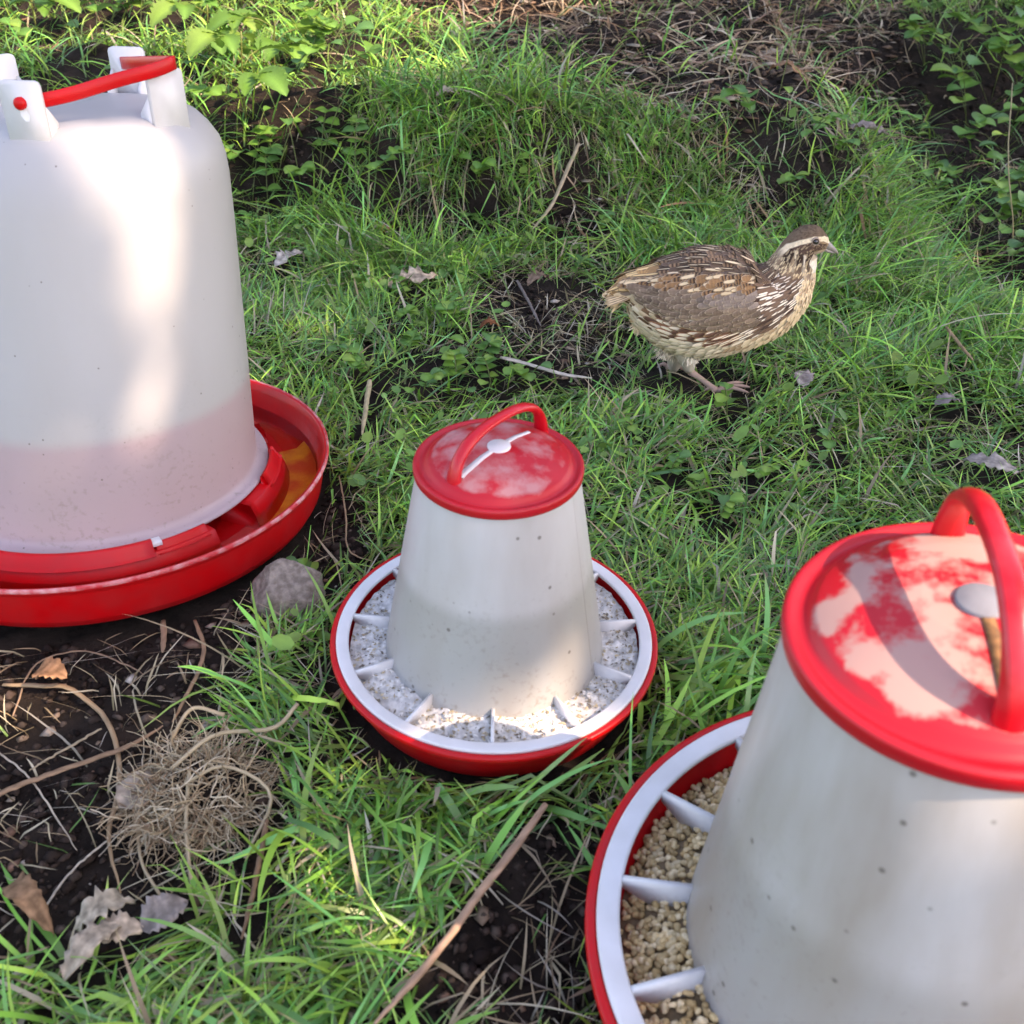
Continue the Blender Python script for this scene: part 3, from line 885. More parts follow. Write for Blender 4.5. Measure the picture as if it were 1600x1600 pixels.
DL = [
    (452, 408, 'pale grey-brown dead leaf in the grass right of the drinker', .046, (.46, .40, .34), 1.0, .5, 3, .15),
    (648, 442, 'large tan dead leaf lying flat behind the small feeder', .062, (.46, .36, .26), .35, .55, 3, .12),
    (606, 360, 'small orange-brown dead leaf by the dark hollow', .022, (.32, .15, .06), 1.1, .7, 0, .15),
    (1255, 592, 'small grey dead leaf standing in the grass below the breast of the quail', .03, (.34, .29, .27), 1.35, .55, 0, .12),
    (1548, 728, 'grey pointed dead leaf at the right edge above the large feeder', .042, (.33, .29, .26), -.45, .42, 0, .1),
    (1480, 632, 'small grey-mauve dead leaf in the grass at the right', .026, (.30, .25, .24), .3, .6, 2, .2),
    (765, 512, 'rust-red curled dead leaf on the straw left of the quail', .020, (.24, .09, .04), .2, .6, 0, .3),
    (842, 442, 'crumpled brown dead leaf above the grey stick', .03, (.25, .17, .12), .6, .6, 2, .3),
    (80, 1056, 'orange-brown dead leaf on the soil under the drinker', .022, (.36, .19, .10), -.2, .8, 0, .25),
    (165, 1430, 'crumpled cream dead leaf on the soil in the lower left', .029, (.45, .38, .28), .55, .55, 2, .3),
    (150, 1490, 'pale twisted strip of dead leaf below the crumpled cream one', .036, (.43, .35, .26), 1.0, .38, 0, .3),
    (190, 1462, 'small cream leaf scrap beside the twisted strip', .022, (.42, .33, .24), .2, .7, 0, .2),
    (50, 1425, 'brown curled dead leaf at the left edge near the bottom', .042, (.27, .16, .09), -.7, .32, 0, .35),
    (258, 1432, 'grey leaf scrap between soil and grass in the lower left', .024, (.27, .23, .20), .7, .8, 0, .2),
    (225, 1240, 'flat beige leaf scrap under the left side of the root clump', .03, (.36, .29, .22), .9, .8, 0, .1),
    (700, 150, 'beige dead leaf in the long grass on the bank', .03, (.33, .27, .21), .3, .7, 0, .2),
    (1350, 205, 'grey strip of bark on the edge of the bank', .06, (.30, .24, .21), -.6, .3, 0, .1),
    (1225, 118, 'brown curled leaf by the bare soil on the bank', .05, (.30, .17, .10), -.5, .4, 0, .3),
]
for i, (px, py, lb, s, c, az, W, lo, cu) in enumerate(DL):
    dead_leaf(px, py, lb, s, c, az, W, lo, cu, 300 + i)

# ---- stalks, sticks and stems lying about
def stalk(pix, label, rad, col, flat=.5, dz=.006, name='plant_stalk', cat='stalk', n=28, wob=.0012, seed=0, heights=None, sides=6):
    r = np.random.default_rng(seed)
    P = np.array([at(px, py, dz) for px, py in pix])
    if heights is not None:
        P = np.array([at(px, py, h) for (px, py), h in zip(pix, heights)])
    Q = catmull(P, n)
    g = height(Q[:, 0], Q[:, 1]) + dz * .7
    Q[:, 2] = np.maximum(Q[:, 2], g)
    Q += (r.random(Q.shape) - .5) * wob * .5
    rad = rad * .66
    for q in Q: take(q[0], q[1], rad * 1.6 + .003)
    o0 = Q[0].copy()
    rr = rad * np.interp(np.linspace(0, 1, n), [0, .1, .8, 1], [.7, 1, .85, .3]) * (.93 + .14 * r.random(n))
    V, F = tube(Q - o0, rr, sides, flat)
    c = np.array(col) * (.75 + .5 * r.random((len(V), 1)))
    o = mesh_np(name, V, F, M_STRAW, None, c)
    o.location = o0
    tag(o, label, cat)
    return o
stalk([(5, 1072), (60, 1072), (110, 1080), (165, 1125), (185, 1180), (185, 1240), (170, 1310), (190, 1400)], 'long curved tan stem arching over the bare soil', .0028, (.38, .26, .15), .55, seed=1)
stalk([(-40, 1262), (20, 1235), (80, 1210), (150, 1190), (205, 1165), (255, 1135)], 'flat brown strap of dry leaf crossing the curved stem', .0034, (.32, .20, .12), .3, .009, name='dry_blade', seed=2)
stalk([(305, 970), (318, 1010), (312, 1050), (290, 1095), (270, 1130)], 'brown curled leaf stalk hanging down from the drinker tray', .0024, (.36, .22, .13), .4, seed=3)
stalk([(418, 1285), (408, 1340), (395, 1400), (378, 1470)], 'brown stem right of the root clump', .0026, (.25, .15, .09), .7, .012, seed=4)
stalk([(852, 1258), (800, 1335), (750, 1400), (705, 1460), (650, 1530), (585, 1605)], 'long straight brown twig in the foreground grass', .0034, (.42, .27, .18), .9, .030, name='twig', cat='twig', n=36, wob=.0007, seed=5)
stalk([(160, 1142), (90, 1178), (45, 1206)], 'short straight straw below the curved stem', .0014, (.40, .31, .20), .6, seed=6)
stalk([(0, 1180), (40, 1212), (70, 1250), (120, 1330)], 'thin pale straw bent across the soil at the left edge', .0010, (.50, .43, .33), .7, seed=7)
stalk([(70, 1420), (110, 1370), (150, 1330), (200, 1290)], 'thin white straw running up to the root clump', .0011, (.50, .44, .35), .7, seed=8)
stalk([(20, 1120), (55, 1040), (130, 1020), (200, 1040), (225, 1055)], 'thin curled rootlet above the curved stem', .0010, (.30, .20, .13), .8, seed=9)
stalk([(255, 970), (256, 1000), (254, 1020)], 'frayed brown husk hanging under the drinker tray', .0035, (.36, .24, .15), .3, seed=10, n=10)
stalk([(905, 225), (885, 270), (862, 320), (830, 362)], 'long pale straw leaning on the bank left of the quail', .0044, (.42, .33, .22), .4, .02, name='straw_stalk', cat='straw', seed=11)
stalk([(782, 560), (820, 568), (880, 585), (925, 592)], 'white split stalk lying left of the quail feet', .0044, (.56, .50, .42), .4, .012, name='straw_stalk', cat='straw', seed=12, wob=.0006)
stalk([(808, 440), (825, 470), (845, 510)], 'grey stick on the straw left of the tail of the quail', .0026, (.22, .18, .16), .8, .010, name='stick', cat='stick', seed=13)
stalk([(560, 381), (600, 384), (660, 393)], 'pale straw under the orange-brown leaf', .0016, (.45, .34, .20), .6, .012, name='straw_stalk', cat='straw', seed=14)
stalk([(578, 595), (573, 630), (566, 680)], 'dry flattened leaf strap right of the drinker tray', .0042, (.45, .37, .22), .25, .016, name='dry_blade', seed=15)
stalk([(530, 745), (540, 800), (545, 860), (585, 880)], 'thin brown stem looping beside the small feeder', .0012, (.36, .25, .15), .6, .012, seed=16)
stalk([(1478, 512), (1500, 540), (1520, 565)], 'rolled brown dead stalk in the long grass at the right', .0030, (.33, .22, .13), .6, .03, seed=17)
stalk([(1270, 645), (1290, 680), (1315, 735)], 'thin pale straw in the grass below the quail', .0011, (.45, .40, .26), .7, .018, name='straw_stalk', cat='straw', seed=18)
stalk([(1582, 130), (1575, 250), (1582, 350), (1580, 430)], 'tall dry stem at the right edge', .0014, (.30, .25, .14), .8, .0, seed=19, heights=[.20, .13, .07, .01])
stalk([(790, 75), (850, 72), (930, 85)], 'thin dark twig on the bank top', .0020, (.12, .08, .06), .9, .012, name='twig', cat='twig', seed=20)
stalk([(825, 20), (822, 120), (815, 230)], 'tall thin grass stem standing on the bank behind the hollow', .0011, (.10, .19, .06), .8, 0, name='grass_stalk', seed=21, heights=[.17, .10, 0.0])
stalk([(1245, 5), (1235, 70), (1212, 170)], 'tall thin grass stem standing in front of the bare soil', .0011, (.16, .20, .08), .8, 0, name='grass_stalk', seed=22, heights=[.15, .09, 0.0])

# ---- stone
def build_stone():
    import bmesh
    bm = bmesh.new(); bmesh.ops.create_icosphere(bm, subdivisions=4, radius=1)
    for v in bm.verts:
        c = v.co
        # planar facets
        for nx, ny, nz, d in ((.1, -.5, .86, .60), (-.8, -.3, .5, .70), (.85, -.2, .45, .84), (.2, -.95, .1, .85), (-.3, .9, .2, .85), (.4, .6, .7, .86)):
            nn = Vector((nx, ny, nz)).normalized(); k = c.dot(nn)
            if k > d: c -= nn * (k - d) * .9
        q = float(fbm(np.array([c.x * 3 + 9]), np.array([c.y * 3 + c.z * 2.3]), 8)[0] - .5)
        v.co = c * (1 + .30 * q)
        v.co.x *= .026; v.co.y *= .020; v.co.z *= .024
    me = bpy.data.meshes.new('stone'); bm.to_mesh(me); bm.free()
    for p in me.polygons: p.use_smooth = True
    me.materials.append(mat('stone', (.17, .130, .105), (.33, .265, .22), .95, 190, 1.0, 420, lo=.38, hi=.66))
    o = bpy.data.objects.new('stone', me); COL.objects.link(o)
    p = at(452, 955)
    o.location = (p[0], p[1] + .005, p[2] + .013)
    tag(o, 'grey-brown fist-sized stone between the drinker tray and the small feeder', 'stone')
build_stone()

# ---- clump of dry roots
def build_clump():
    r = np.random.default_rng(5)
    p = at(312, 1262)
    take(p[0], p[1], .044)
    t = thing('root_clump', 'tangled clump of dry pale roots on the bare soil', 'root clump', p)
    mb = MB()
    core, rim = MB(), MB()
    cols = np.array([(.62, .51, .35), (.54, .42, .27), (.70, .60, .44), (.46, .34, .21), (.34, .23, .14)])
    for k in range(1300):
        a = r.random() * 6.28; rr = .030 * math.sqrt(r.random())
        b = np.array([math.cos(a) * rr * 1.15, math.sin(a) * rr, .004 + .024 * (1 - (rr / .036) ** 2) * r.random()])
        d = np.array([math.cos(a), math.sin(a), .1]) * .4 + r.normal(0, .7, 3); d /= np.linalg.norm(d)
        pts = [b]; L = .012 + .030 * r.random()
        for i in range(7):
            d = d + r.normal(0, .42, 3) + np.array([0, 0, -.10]); d /= np.linalg.norm(d)
            q = pts[-1] + d * L / 7
            q[2] = max(q[2], float(height(p[0] + q[0], p[1] + q[1])) - p[2] + .001)
            pts.append(q)
        mb.add(*tube(pts, np.linspace(.00055, .00020, 8) * (.6 + .8 * r.random()), 3, cap=False), cols[r.integers(0, 5)] * (.7 + .5 * r.random()))
    mb.build('fine_roots', M_STRAW, t)
    # thick rootlets
    tr = [([(-.01, .0, .03), (.01, .02, .035), (.04, .03, .03), (.052, .045, .034)], .0013), ([(.0, -.01, .03), (.02, .0, .032), (.045, -.01, .02), (.035, -.04, .006)], .0011),
          ([(-.03, -.01, .01), (-.02, -.04, .005), (-.005, -.06, .003)], .0009), ([(0, 0, .03), (.004, -.03, .02), (.012, -.06, .004)], .0011), ([(-.02, .03, .02), (-.01, .045, .03), (.01, .04, .03)], .0012)]
    for i, (pts, rad) in enumerate(tr):
        V, F = tube(catmull(pts, 14), rad, 5)
        mesh_np('rootlet', V, F, M_STRAW, t, np.tile((.50, .40, .26), (len(V), 1)) * (.8 + .3 * r.random((len(V), 1))))
    # crumb of soil held inside
    import bmesh
    bm = bmesh.new(); bmesh.ops.create_icosphere(bm, subdivisions=3, radius=1)
    for v in bm.verts:
        q = fbm(np.array([v.co.x * 4 + 3]), np.array([v.co.y * 4 + v.co.z * 3]), 4)[0]
        v.co = Vector((v.co.x * .028, v.co.y * .024, v.co.z * .017)) * (.75 + .5 * q)
    me = bpy.data.meshes.new('soil_core'); bm.to_mesh(me); bm.free(); me.materials.append(M_SOIL)
    o = bpy.data.objects.new('soil_core', me); COL.objects.link(o); o.parent = t; o.location = (.006, .004, .006)
build_clump()


# ------------------------------------------------------------------ feeders
def feeder(o, tilt, s, label, name, lidmat, hopmat, handle_px, lid_h, spoke0, bar_dark, fins=11):
    fr = axis_frame(*tilt)
    t = thing(name, label, 'feeder')
    set_frame(t, o, fr)
    S = lambda prof: [(a * s, b * s) for a, b in prof]
    hp = .035
    V, F = lathe(rounded(S([(0, .0005), (.080, .0005), (.087, .006), (.0975, .029), (.1003, .0335), (.1000, .0362), (.0968, .0366), (.0955, .0335), (.0925, .027), (.083, .0075), (0, .0070)]), .0012 * s), 128)
    pan = mesh_np('pan', V, F, M_RED, t)
    V, F = lathe(rounded(S([(.0962, .0335), (.0964, .0372), (.0955, .0378), (.0892, .0372), (.0886, .0362), (.0890, .0342), (.0962, .0335)]), .0006 * s), 128)
    ring = mesh_np('guard_ring', V, F, M_WHITE, t)
    # fins joining ring and hopper, each its own piece; one mesh shared
    mb = MB()
    r0, r1 = .0650, .0888
    th0, th1 = .0010, .0010
    pr = [(r1, .0325, th1), (r1, .0370, th1), (r0, .0385, th0), (r0, .0150, th0)]
    Vv = [(a * s, -h * s, z * s) for a, z, h in pr] + [(a * s, h * s, z * s) for a, z, h in pr]
    Ff = [(3, 2, 1, 0), (4, 5, 6, 7), (0, 1, 5, 4), (1, 2, 6, 5), (2, 3, 7, 6), (3, 0, 4, 7)]
    sp = mesh_np('fin', Vv, Ff, M_WHITE, ring, smooth=False)
    for k in range(fins):
        c = sp if k == 0 else sp.copy()
        if k: COL.objects.link(c)
        c.parent = ring
        c.rotation_euler = (0, 0, R(spoke0 + k * 360 / fins))
    # hopper
    lh = lid_h
    V, F = lathe(rounded(S([(.0690, .010), (.0685, .016), (.0668, .030), (.0448, lh - .004), (.0430, lh - .002), (.0415, lh - .004), (.0630, .030), (.0650, .012), (.0690, .010)]), .001 * s), 128)
    mesh_np('hopper', V, F, hopmat, t)
    aS = R(-28)
    Vs = []
    for hq in np.linspace(.032, lh - .006, 12):
        rq = np.interp(hq, [.030, lh - .004], [.0668, .0448])
        for da, dr in ((-.010, -.0004), (0, .00045), (.010, -.0004)):
            Vs.append((math.cos(aS + da) * (rq + dr) * s, math.sin(aS + da) * (rq + dr) * s, hq * s))
    mesh_np('mould_seam', Vs, [(i * 3 + k, i * 3 + k + 1, (i + 1) * 3 + k + 1, (i + 1) * 3 + k) for i in range(11) for k in range(2)], hopmat, t)
    # lid
    lp = S([(.0450, lh - .0042), (.0464, lh - .0040), (.0468, lh - .0005), (.0464, lh + .0012), (.0448, lh + .0016), (.0425, lh + .0004), (.0405, lh + .0012), (.0385, lh + .0035), (.028, lh + .0078), (.014, lh + .0105), (0.0001, lh + .0112)])
    V, F = lathe(rounded(lp, .0008 * s), 128)
    lid = mesh_np('lid', V, F, lidmat, t)
    # carrying handle: arch across the lid
    a = local_hit(*handle_px[0], o, fr, (lh + .004) * s); b = local_hit(*handle_px[1], o, fr, (lh + .004) * s)
    mid = (a + b) / 2; half = np.linalg.norm(b - a) / 2; u = (b - a) / (2 * half)
    half = min(half, .039 * s)
    if half > .037 * s: half = .037 * s
    mid = mid * .35
    hh = handle_px[2] * s
    pts = []
    for q in np.linspace(0, 1, 33):
        c, ss = math.cos(math.pi * (1 - q)), math.sin(math.pi * q)
        ca = np.sign(c) * abs(c) ** .80
        pts.append((mid[0] + u[0] * half * ca, mid[1] + u[1] * half * ca, (lh + .001) * s + hh * ss ** .80))
    pts = np.array(pts)
    rad = np.interp(np.linspace(0, 1, 33), [0, .12, .5, .88, 1], [.0042, .0034, .0030, .0034, .0042]) * s
    P, T, Nn, B = frames(pts)
    perp = np.array([-u[1], u[0], 0])
    inn = np.cross(T, perp)
    aa = np.arange(12) * 2 * math.pi / 12
    Vh = P[:, None] + rad[:, None, None] * (np.cos(aa)[None, :, None] * perp[None, None] * 1.15 + np.sin(aa)[None, :, None] * inn[:, None] * .75)
    Fh = [(i * 12 + k, i * 12 + (k + 1) % 12, (i + 1) * 12 + (k + 1) % 12, (i + 1) * 12 + k) for i in range(32) for k in range(12)]
    mesh_np('handle', Vh.reshape(-1, 3), Fh, MATS['red_handle'], lid)
    # bar and disc of the hanger, showing through the slot under the handle
    def lid_z(rr):
        return np.interp(rr, [0, .014, .028, .0385, .0425], [lh + .0112, lh + .0105, lh + .0078, lh + .0035, lh + .0004]) * s
    def strip(d0, d1, w0, w1, name, m):
        n = 14
        V = []
        for q in np.linspace(d0, d1, n):
            w = np.interp(q, [d0, d1], [w0, w1])
            for sg, dz in ((-1, -.001), (-1, .0005), (1, .0005), (1, -.001)):
                pp = u * q * s + perp[:2] * sg * w * s * .5
                V.append((pp[0], pp[1], lid_z(abs(q)) + dz * s))
        F = [(i * 4 + k, i * 4 + k + 1, (i + 1) * 4 + k + 1, (i + 1) * 4 + k) for i in range(n - 1) for k in range(3)] + [(0, 1, 2, 3), (n * 4 - 1, n * 4 - 2, n * 4 - 3, n * 4 - 4)]
        mesh_np(name, V, F, m, lid, smooth=False)
    slot = mat('slot_feed', (.10, .05, .02), (.26, .13, .05), .9, 300)
    strip(-.031, -.006, .0038, .0030, 'hanger_bar', slot if bar_dark else M_WHITE)
    if not bar_dark:
        strip(.006, .026, .0028, .0022, 'hanger_bar', M_WHITE)
    V, F = lathe(S([(.0064, lh + .0090), (.0064, lh + .0117), (.0060, lh + .0120), (.0001, lh + .0122)]), 32)
    mesh_np('hanger_disc', V, F, mat('grey_disc', (.20, .22, .25), (.15, .16, .19), .6, 60) if bar_dark else M_WHITE, lid)
    return t, fr

mat('red_handle', (.58, .006, .014), (.60, .035, .045), .32, 60, .08, 250, lo=.5, hi=.8)
MID_T, MID_FR = feeder(MF_O, (.0274, -.0217), 1.0, 'small feeder with white cone hopper and dusty red lid, in the middle', 'poultry_feeder', M_LID1, M_HOP1, ((711, 742), (846, 658), .026), .1604, -90, False)
BIG_T, BIG_FR = feeder(RF_O, (-.0655, -.0082), RS, 'large feeder with grimy white hopper and sunlit red lid, cut off at the right', 'poultry_feeder', M_LID2, M_HOP2, ((1575, 1118), (1478, 826), .0285), .1604, 140.5, True, 14)

def to_world(t_o, fr, P):
    e1, e2, ax = fr
    return np.asarray(t_o) + P[:, 0:1] * e1 + P[:, 1:2] * e2 + P[:, 2:3] * ax

def build_mash():
    r = np.random.default_rng(12)
    nr, na = 14, 220
    rr = np.linspace(.062, .0885, nr); aa = np.linspace(0, 2 * np.pi, na, endpoint=False)
    A, RR = np.meshgrid(aa, rr, indexing='ij')
    X, Y = RR * np.cos(A), RR * np.sin(A)
    Z = .0312 + (fbm(X * 60 + 7, Y * 60, 2) - .5) * .009 + (fbm(X * 400, Y * 400, 6) - .5) * .004 - .09 * (RR - .062)
    P = np.stack([X, Y, Z], -1).reshape(-1, 3)
    idx = np.arange(na * nr).reshape(na, nr); j = np.roll(idx, -1, 0)
    F = [tuple(q) for q in np.stack([idx[:, :-1], j[:, :-1], j[:, 1:], idx[:, 1:]], -1).reshape(-1, 4)]
    tone = fbm(X * 300, Y * 300, 13).reshape(-1, 1)
    c = np.array([(.62, .61, .58)]) * (.45 + 1.1 * tone)
    mb = MB(); mb.add(P, F); mb.C[-1] = c
    n = 3400
    a = r.random(n) * 6.28; q = .064 + .0235 * r.random(n)
    pal = np.array([(.68, .67, .64), (.62, .59, .52), (.55, .46, .30), (.38, .31, .21), (.20, .17, .13), (.72, .71, .67)])
    for k in range(n):
        x, y = math.cos(a[k]) * q[k], math.sin(a[k]) * q[k]
        z = .0312 + (fbm(np.array([x * 60 + 7]), np.array([y * 60]), 2)[0] - .5) * .009 - .09 * (q[k] - .062) + .0006
        L = .0006 + .0015 * r.random() ** 2; b = r.random() * 6.28; w = L * (.3 + .4 * r.random())
        d = np.array([math.cos(b), math.sin(b), (r.random() - .5) * .8]); e = np.array([-math.sin(b), math.cos(b), (r.random() - .5) * .8])
        p0 = np.array([x, y, z])
        mb.add([p0 - d * L, p0 - e * w, p0 + d * L, p0 + e * w, p0 + (0, 0, w * .7)], [(0, 1, 4), (1, 2, 4), (2, 3, 4), (3, 0, 4)], pal[r.integers(0, 6)] * (.7 + .5 * r.random()))
    o = mb.build('ground_meal', M_GRAIN, smooth=False)
    set_frame(o, MF_O, MID_FR)
    tag(o, 'pale husky ground meal lying in the pan of the small feeder', 'feed', None, 'stuff')
build_mash()

def build_pellets():
    r = np.random.default_rng(14)
    s = RS
    # bed under the grains
    prof = [(.066 * s, .0285 * s), (.076 * s, .026 * s), (.0895 * s, .0205 * s)]
    Vb, Fb = lathe(prof, 96)
    mb = MB(); mb.add(Vb, Fb, (.20, .14, .08))
    n = 3600
    # one grain: a stubby rounded cylinder
    ring = 6
    base = []
    for x, q in ((-1, .55), (-.6, 1), (.6, 1), (1, .55)):
        for k in range(ring):
            base.append((x, q * math.cos(k * 2 * math.pi / ring), q * math.sin(k * 2 * math.pi / ring)))
    base = np.array(base)
    f = [(i * ring + k, i * ring + (k + 1) % ring, (i + 1) * ring + (k + 1) % ring, (i + 1) * ring + k) for i in range(3) for k in range(ring)]
    cap = [tuple(range(ring - 1, -1, -1)), tuple(3 * ring + k for k in range(ring))]
    a = r.random(n) * 6.28; q = (.0665 + .0225 * r.random(n) ** .9) * s
    layer = r.random(n)
    Vs, Fs, Cs = [Vb], list(mb.F), [mb.C[0]]
    off = len(Vb)
    for k in range(n):
        L = .0014 + .0012 * r.random(); W = .0012 + .0006 * r.random()
        v = base * np.array([L, W, W])
        az, el = r.random() * 6.28, r.normal(0, .45)
        d = np.array([math.cos(az) * math.cos(el), math.sin(az) * math.cos(el), math.sin(el)])
        e = np.array([-math.sin(az), math.cos(az), 0]); g = np.cross(d, e)
        v = v[:, :1] * d + v[:, 1:2] * e + v[:, 2:] * g
        lump = (fbm(np.array([math.cos(a[k]) * 4]), np.array([math.sin(a[k]) * 4]), 3)[0] - .5) * .006
        z = np.interp(q[k], [.066 * s, .076 * s, .0895 * s], [.029 * s, .0265 * s, .021 * s]) + lump + .0022 * layer[k]
        v = v + np.array([math.cos(a[k]) * q[k], math.sin(a[k]) * q[k], z])
        Vs.append(v)
        Fs += [tuple(i + off for i in ff) for ff in f + cap]
        off += len(v)
        c = np.array([(.58, .41, .20), (.67, .50, .27), (.49, .33, .15), (.74, .58, .35)][r.integers(0, 4)]) * (.75 + .45 * r.random())
        Cs.append(np.tile(c, (len(v), 1)))
    o = mesh_np('feed_pellets', np.concatenate(Vs), Fs, M_GRAIN, None, np.concatenate(Cs))
    set_frame(o, RF_O, BIG_FR)
    tag(o, 'tan feed crumbs heaped in the pan of the large feeder', 'feed', None, 'stuff')
build_pellets()

# ------------------------------------------------------------------ drinker
DFR = axis_frame(.0062, .0562)
OFF = np.array([.035, .009])          # the vessel leans a little in its tray

def build_drinker():
    t = thing('poultry_drinker', 'tall milky white drinker with red handle standing in a red water tray', 'drinker')
    set_frame(t, DR_O, DFR)
    V, F = lathe(rounded([(0, .001), (.150, .001), (.1555, .003), (.1600, .010), (.1655, .035), (.1680, .0385), (.1682, .0405), (.1668, .0418), (.1648, .0412), (.1622, .036), (.1560, .0125), (.152, .010), (.134, .010), (.130, .012), (0, .012)], .0014), 160)
    tray = mesh_np('tray', V, F, M_RED, t)
    V, F = lathe(rounded([(.1662, .0412), (.1676, .0425), (.1686, .0415), (.1688, .0400), (.1684, .0392)], .0004), 160)
    mesh_np('rim_bead', V, F, M_REDRIM, tray)
    # seat of the vessel: raised ring, broken where the water flows out, with locking lugs
    def arc(r0, r1, z0, z1, d0, d1, name):
        n = max(6, int((d1 - d0) / 3))
        V, F = lathe(rounded([(r0, z0), (r0, z1), (r1 - .004, z1), (r1, z1 - .008), (r1 + .003, z0), (r0, z0)], .001), n, R(d0), R(d1), True)
        mesh_np(name, V, F, M_RED, tray)
    arc(.100, .1330, .011, .0315, -170, -38, 'seat_ring')
    arc(.100, .1330, .011, .0315, -22, 15, 'seat_ring')
    arc(.100, .1330, .011, .0315, 40, 175, 'seat_ring')
    arc(.1225, .1300, .030, .0395, -105, -58, 'locking_lug')
    arc(.1225, .1290, .030, .0360, -57, -40, 'locking_lug')
    arc(.1225, .1290, .030, .0385, -8, 14, 'locking_lug')
    # vessel: rings leaning from the tray to the top
    prof = [(.1205, .0325), (.1215, .0335), (.1210, .0350), (.1170, .0356), (.1135, .0372), (.1122, .042), (.1090, .07), (.1033, .12), (.0976, .17), (.0925, .215), (.0880, .250), (.0855, .262), (.0815, .2725), (.0755, .2815), (.0690, .2885), (.059, .2930), (.045, .2955), (.02, .2965), (.0001, .2968)]
    n = 128
    V = []
    for k in range(n):
        a = 2 * math.pi * k / n
        for r_, h in prof:
            q = np.clip((h - .037) / (.275 - .037), 0, 1)
            V.append((r_ * math.cos(a) + OFF[0] * q, r_ * math.sin(a) + OFF[1] * q, h))
    m = len(prof)
    F = [(k * m + j, ((k + 1) % n) * m + j, ((k + 1) % n) * m + j + 1, k * m + j + 1) for k in range(n) for j in range(m - 1)]
    ves = mesh_np('vessel', V, F, M_VESSEL, t)
    # little moulded stop on the flange
    V, F = lathe(rounded([(.1195, .0345), (.1195, .0375), (.1265, .0372), (.1268, .034), (.1195, .0345)], .0006), 4, R(-59), R(-55), True)
    mesh_np('stop', V, F, M_WHITE, ves)
    # four ears at the top
    rt = .066
    for ang, wide in ((-99, 1), (-22, 1), (81, 1), (158, 1)):
        a = R(ang)
        c = np.array([OFF[0] + rt * math.cos(a), OFF[1] + rt * math.sin(a)])
        # plates stand parallel to the handle hinge line
        if ang in (-99, 81):
            nrm = np.array([math.cos(a), math.sin(a)])
        else:
            nrm = np.array([math.cos(R(ang - (14 if ang == -22 else 14))), math.sin(R(ang - 14))])
        tg = np.array([-nrm[1], nrm[0]])
        w, th, z0, z1 = .0125, .0018, .272, .3215
        b = .003
        outl = [(-w, z0), (w, z0), (w, z1 - b), (w - b * .3, z1 - b * .3), (w - b, z1), (-w + b, z1), (-w + b * .3, z1 - b * .3), (-w, z1 - b)]
        Vv = [(*(c + tg * x + nrm * th), z) for x, z in outl] + [(*(c + tg * x - nrm * th), z) for x, z in outl]
        k = len(outl)
        Ff = [tuple(range(k)), tuple(range(2 * k - 1, k - 1, -1))] + [((i + 1) % k, i, i + k, (i + 1) % k + k) for i in range(k)]
        ear = mesh_np('ear', Vv, Ff, M_WHITE, ves, smooth=False)
        # stiffening webs back into the shoulder
        for sg in (-1, 1):
            x = sg * (w - .0012)
            p = [c + tg * x + nrm * th * .2, c + tg * x - nrm * .012]
            hw = tg * .0011
            Vw = [(*(p[0] - hw), .272), (*(p[1] - hw), .279), (*(p[1] - hw), .2965), (*(p[0] - hw), .310), (*(p[0] + hw), .272), (*(p[1] + hw), .279), (*(p[1] + hw), .2965), (*(p[0] + hw), .310)]
            mesh_np('web', Vw, [(3, 2, 1, 0), (4, 5, 6, 7), (0, 1, 5, 4), (1, 2, 6, 5), (2, 3, 7, 6), (3, 0, 4, 7)], M_WHITE, ear, smooth=False)
        if ang == -99:
            # slot for the pin: dark keyhole outline seen as a pale hole
            Vs = []
            for (x, z) in [(-.0016, .3025), (.0006, .2995), (.0030, .2995), (.0040, .3025), (.0012, .3100), (-.0016, .3100)]:
                Vs.append((*(c + tg * x + nrm * (th + .0004)), z))
            mesh_np('pin_slot', Vs, [tuple(range(6))], mat('slot_white', (.85, .85, .87), None, .6), ear, smooth=False)
    # red strap handle folded down over the ears
    a0, a1, a2 = R(-99), R(-22), R(81)
    P = lambda a, r_, h: np.array([OFF[0] + r_ * math.cos(a), OFF[1] + r_ * math.sin(a), h])
    s0 = P(a0, .0605, .3080); k = P(a1, .0735, .3255); s1 = P(a2, .0605, .3120)
    path = [s0 + (s0 - k) * .05, s0, s0 + (k - s0) * .3 + (.001, -.002, -.001), s0 + (k - s0) * .6 + (.002, -.004, 0), s0 + (k - s0) * .85 + (.003, -.004, 0), k + (0, .0, 0), k + (s1 - k) * .13 + (.0035, .002, 0), k + (s1 - k) * .4 + (.003, .002, 0), k + (s1 - k) * .75, s1 + (s1 - k) * .04]
    V, F = sweep_rect(catmull(path, 60), .0026, .0080)
    strap = mesh_np('handle', V, F, M_RED, t)
    nrm = np.array([math.cos(a0), math.sin(a0), 0])
    for cpos, sg in ((P(a0, .066, .3095), 1),):
        pts = [cpos - nrm * .008, cpos + nrm * .0042, cpos + nrm * .0050]
        V, F = tube(pts, [.0036, .0036, .0026], 16)
        mesh_np('pin', V, F, M_RED, strap)
    # film of orange algae on the floor of the trough
    V, F = lathe([(.1345, .0128), (.140, .0126), (.150, .0126), (.1570, .0175)], 120, R(-48), R(30))
    mesh_np('algae_film', V, F, mat('algae', (.62, .05, .006), (.80, .30, .015), .5, 30, .2, 90, lo=.36, hi=.58), tray)
    # water
    V, F = lathe([(.1336, .0222), (.140, .0220), (.150, .0220), (.1588, .0222)], 160)
    m = bpy.data.materials.new('water')
    nt, N, L, b = nodes_of(m)
    tr = N.new('ShaderNodeBsdfTransparent'); tr.inputs['Color'].default_value = (1.0, .90, .72, 1)
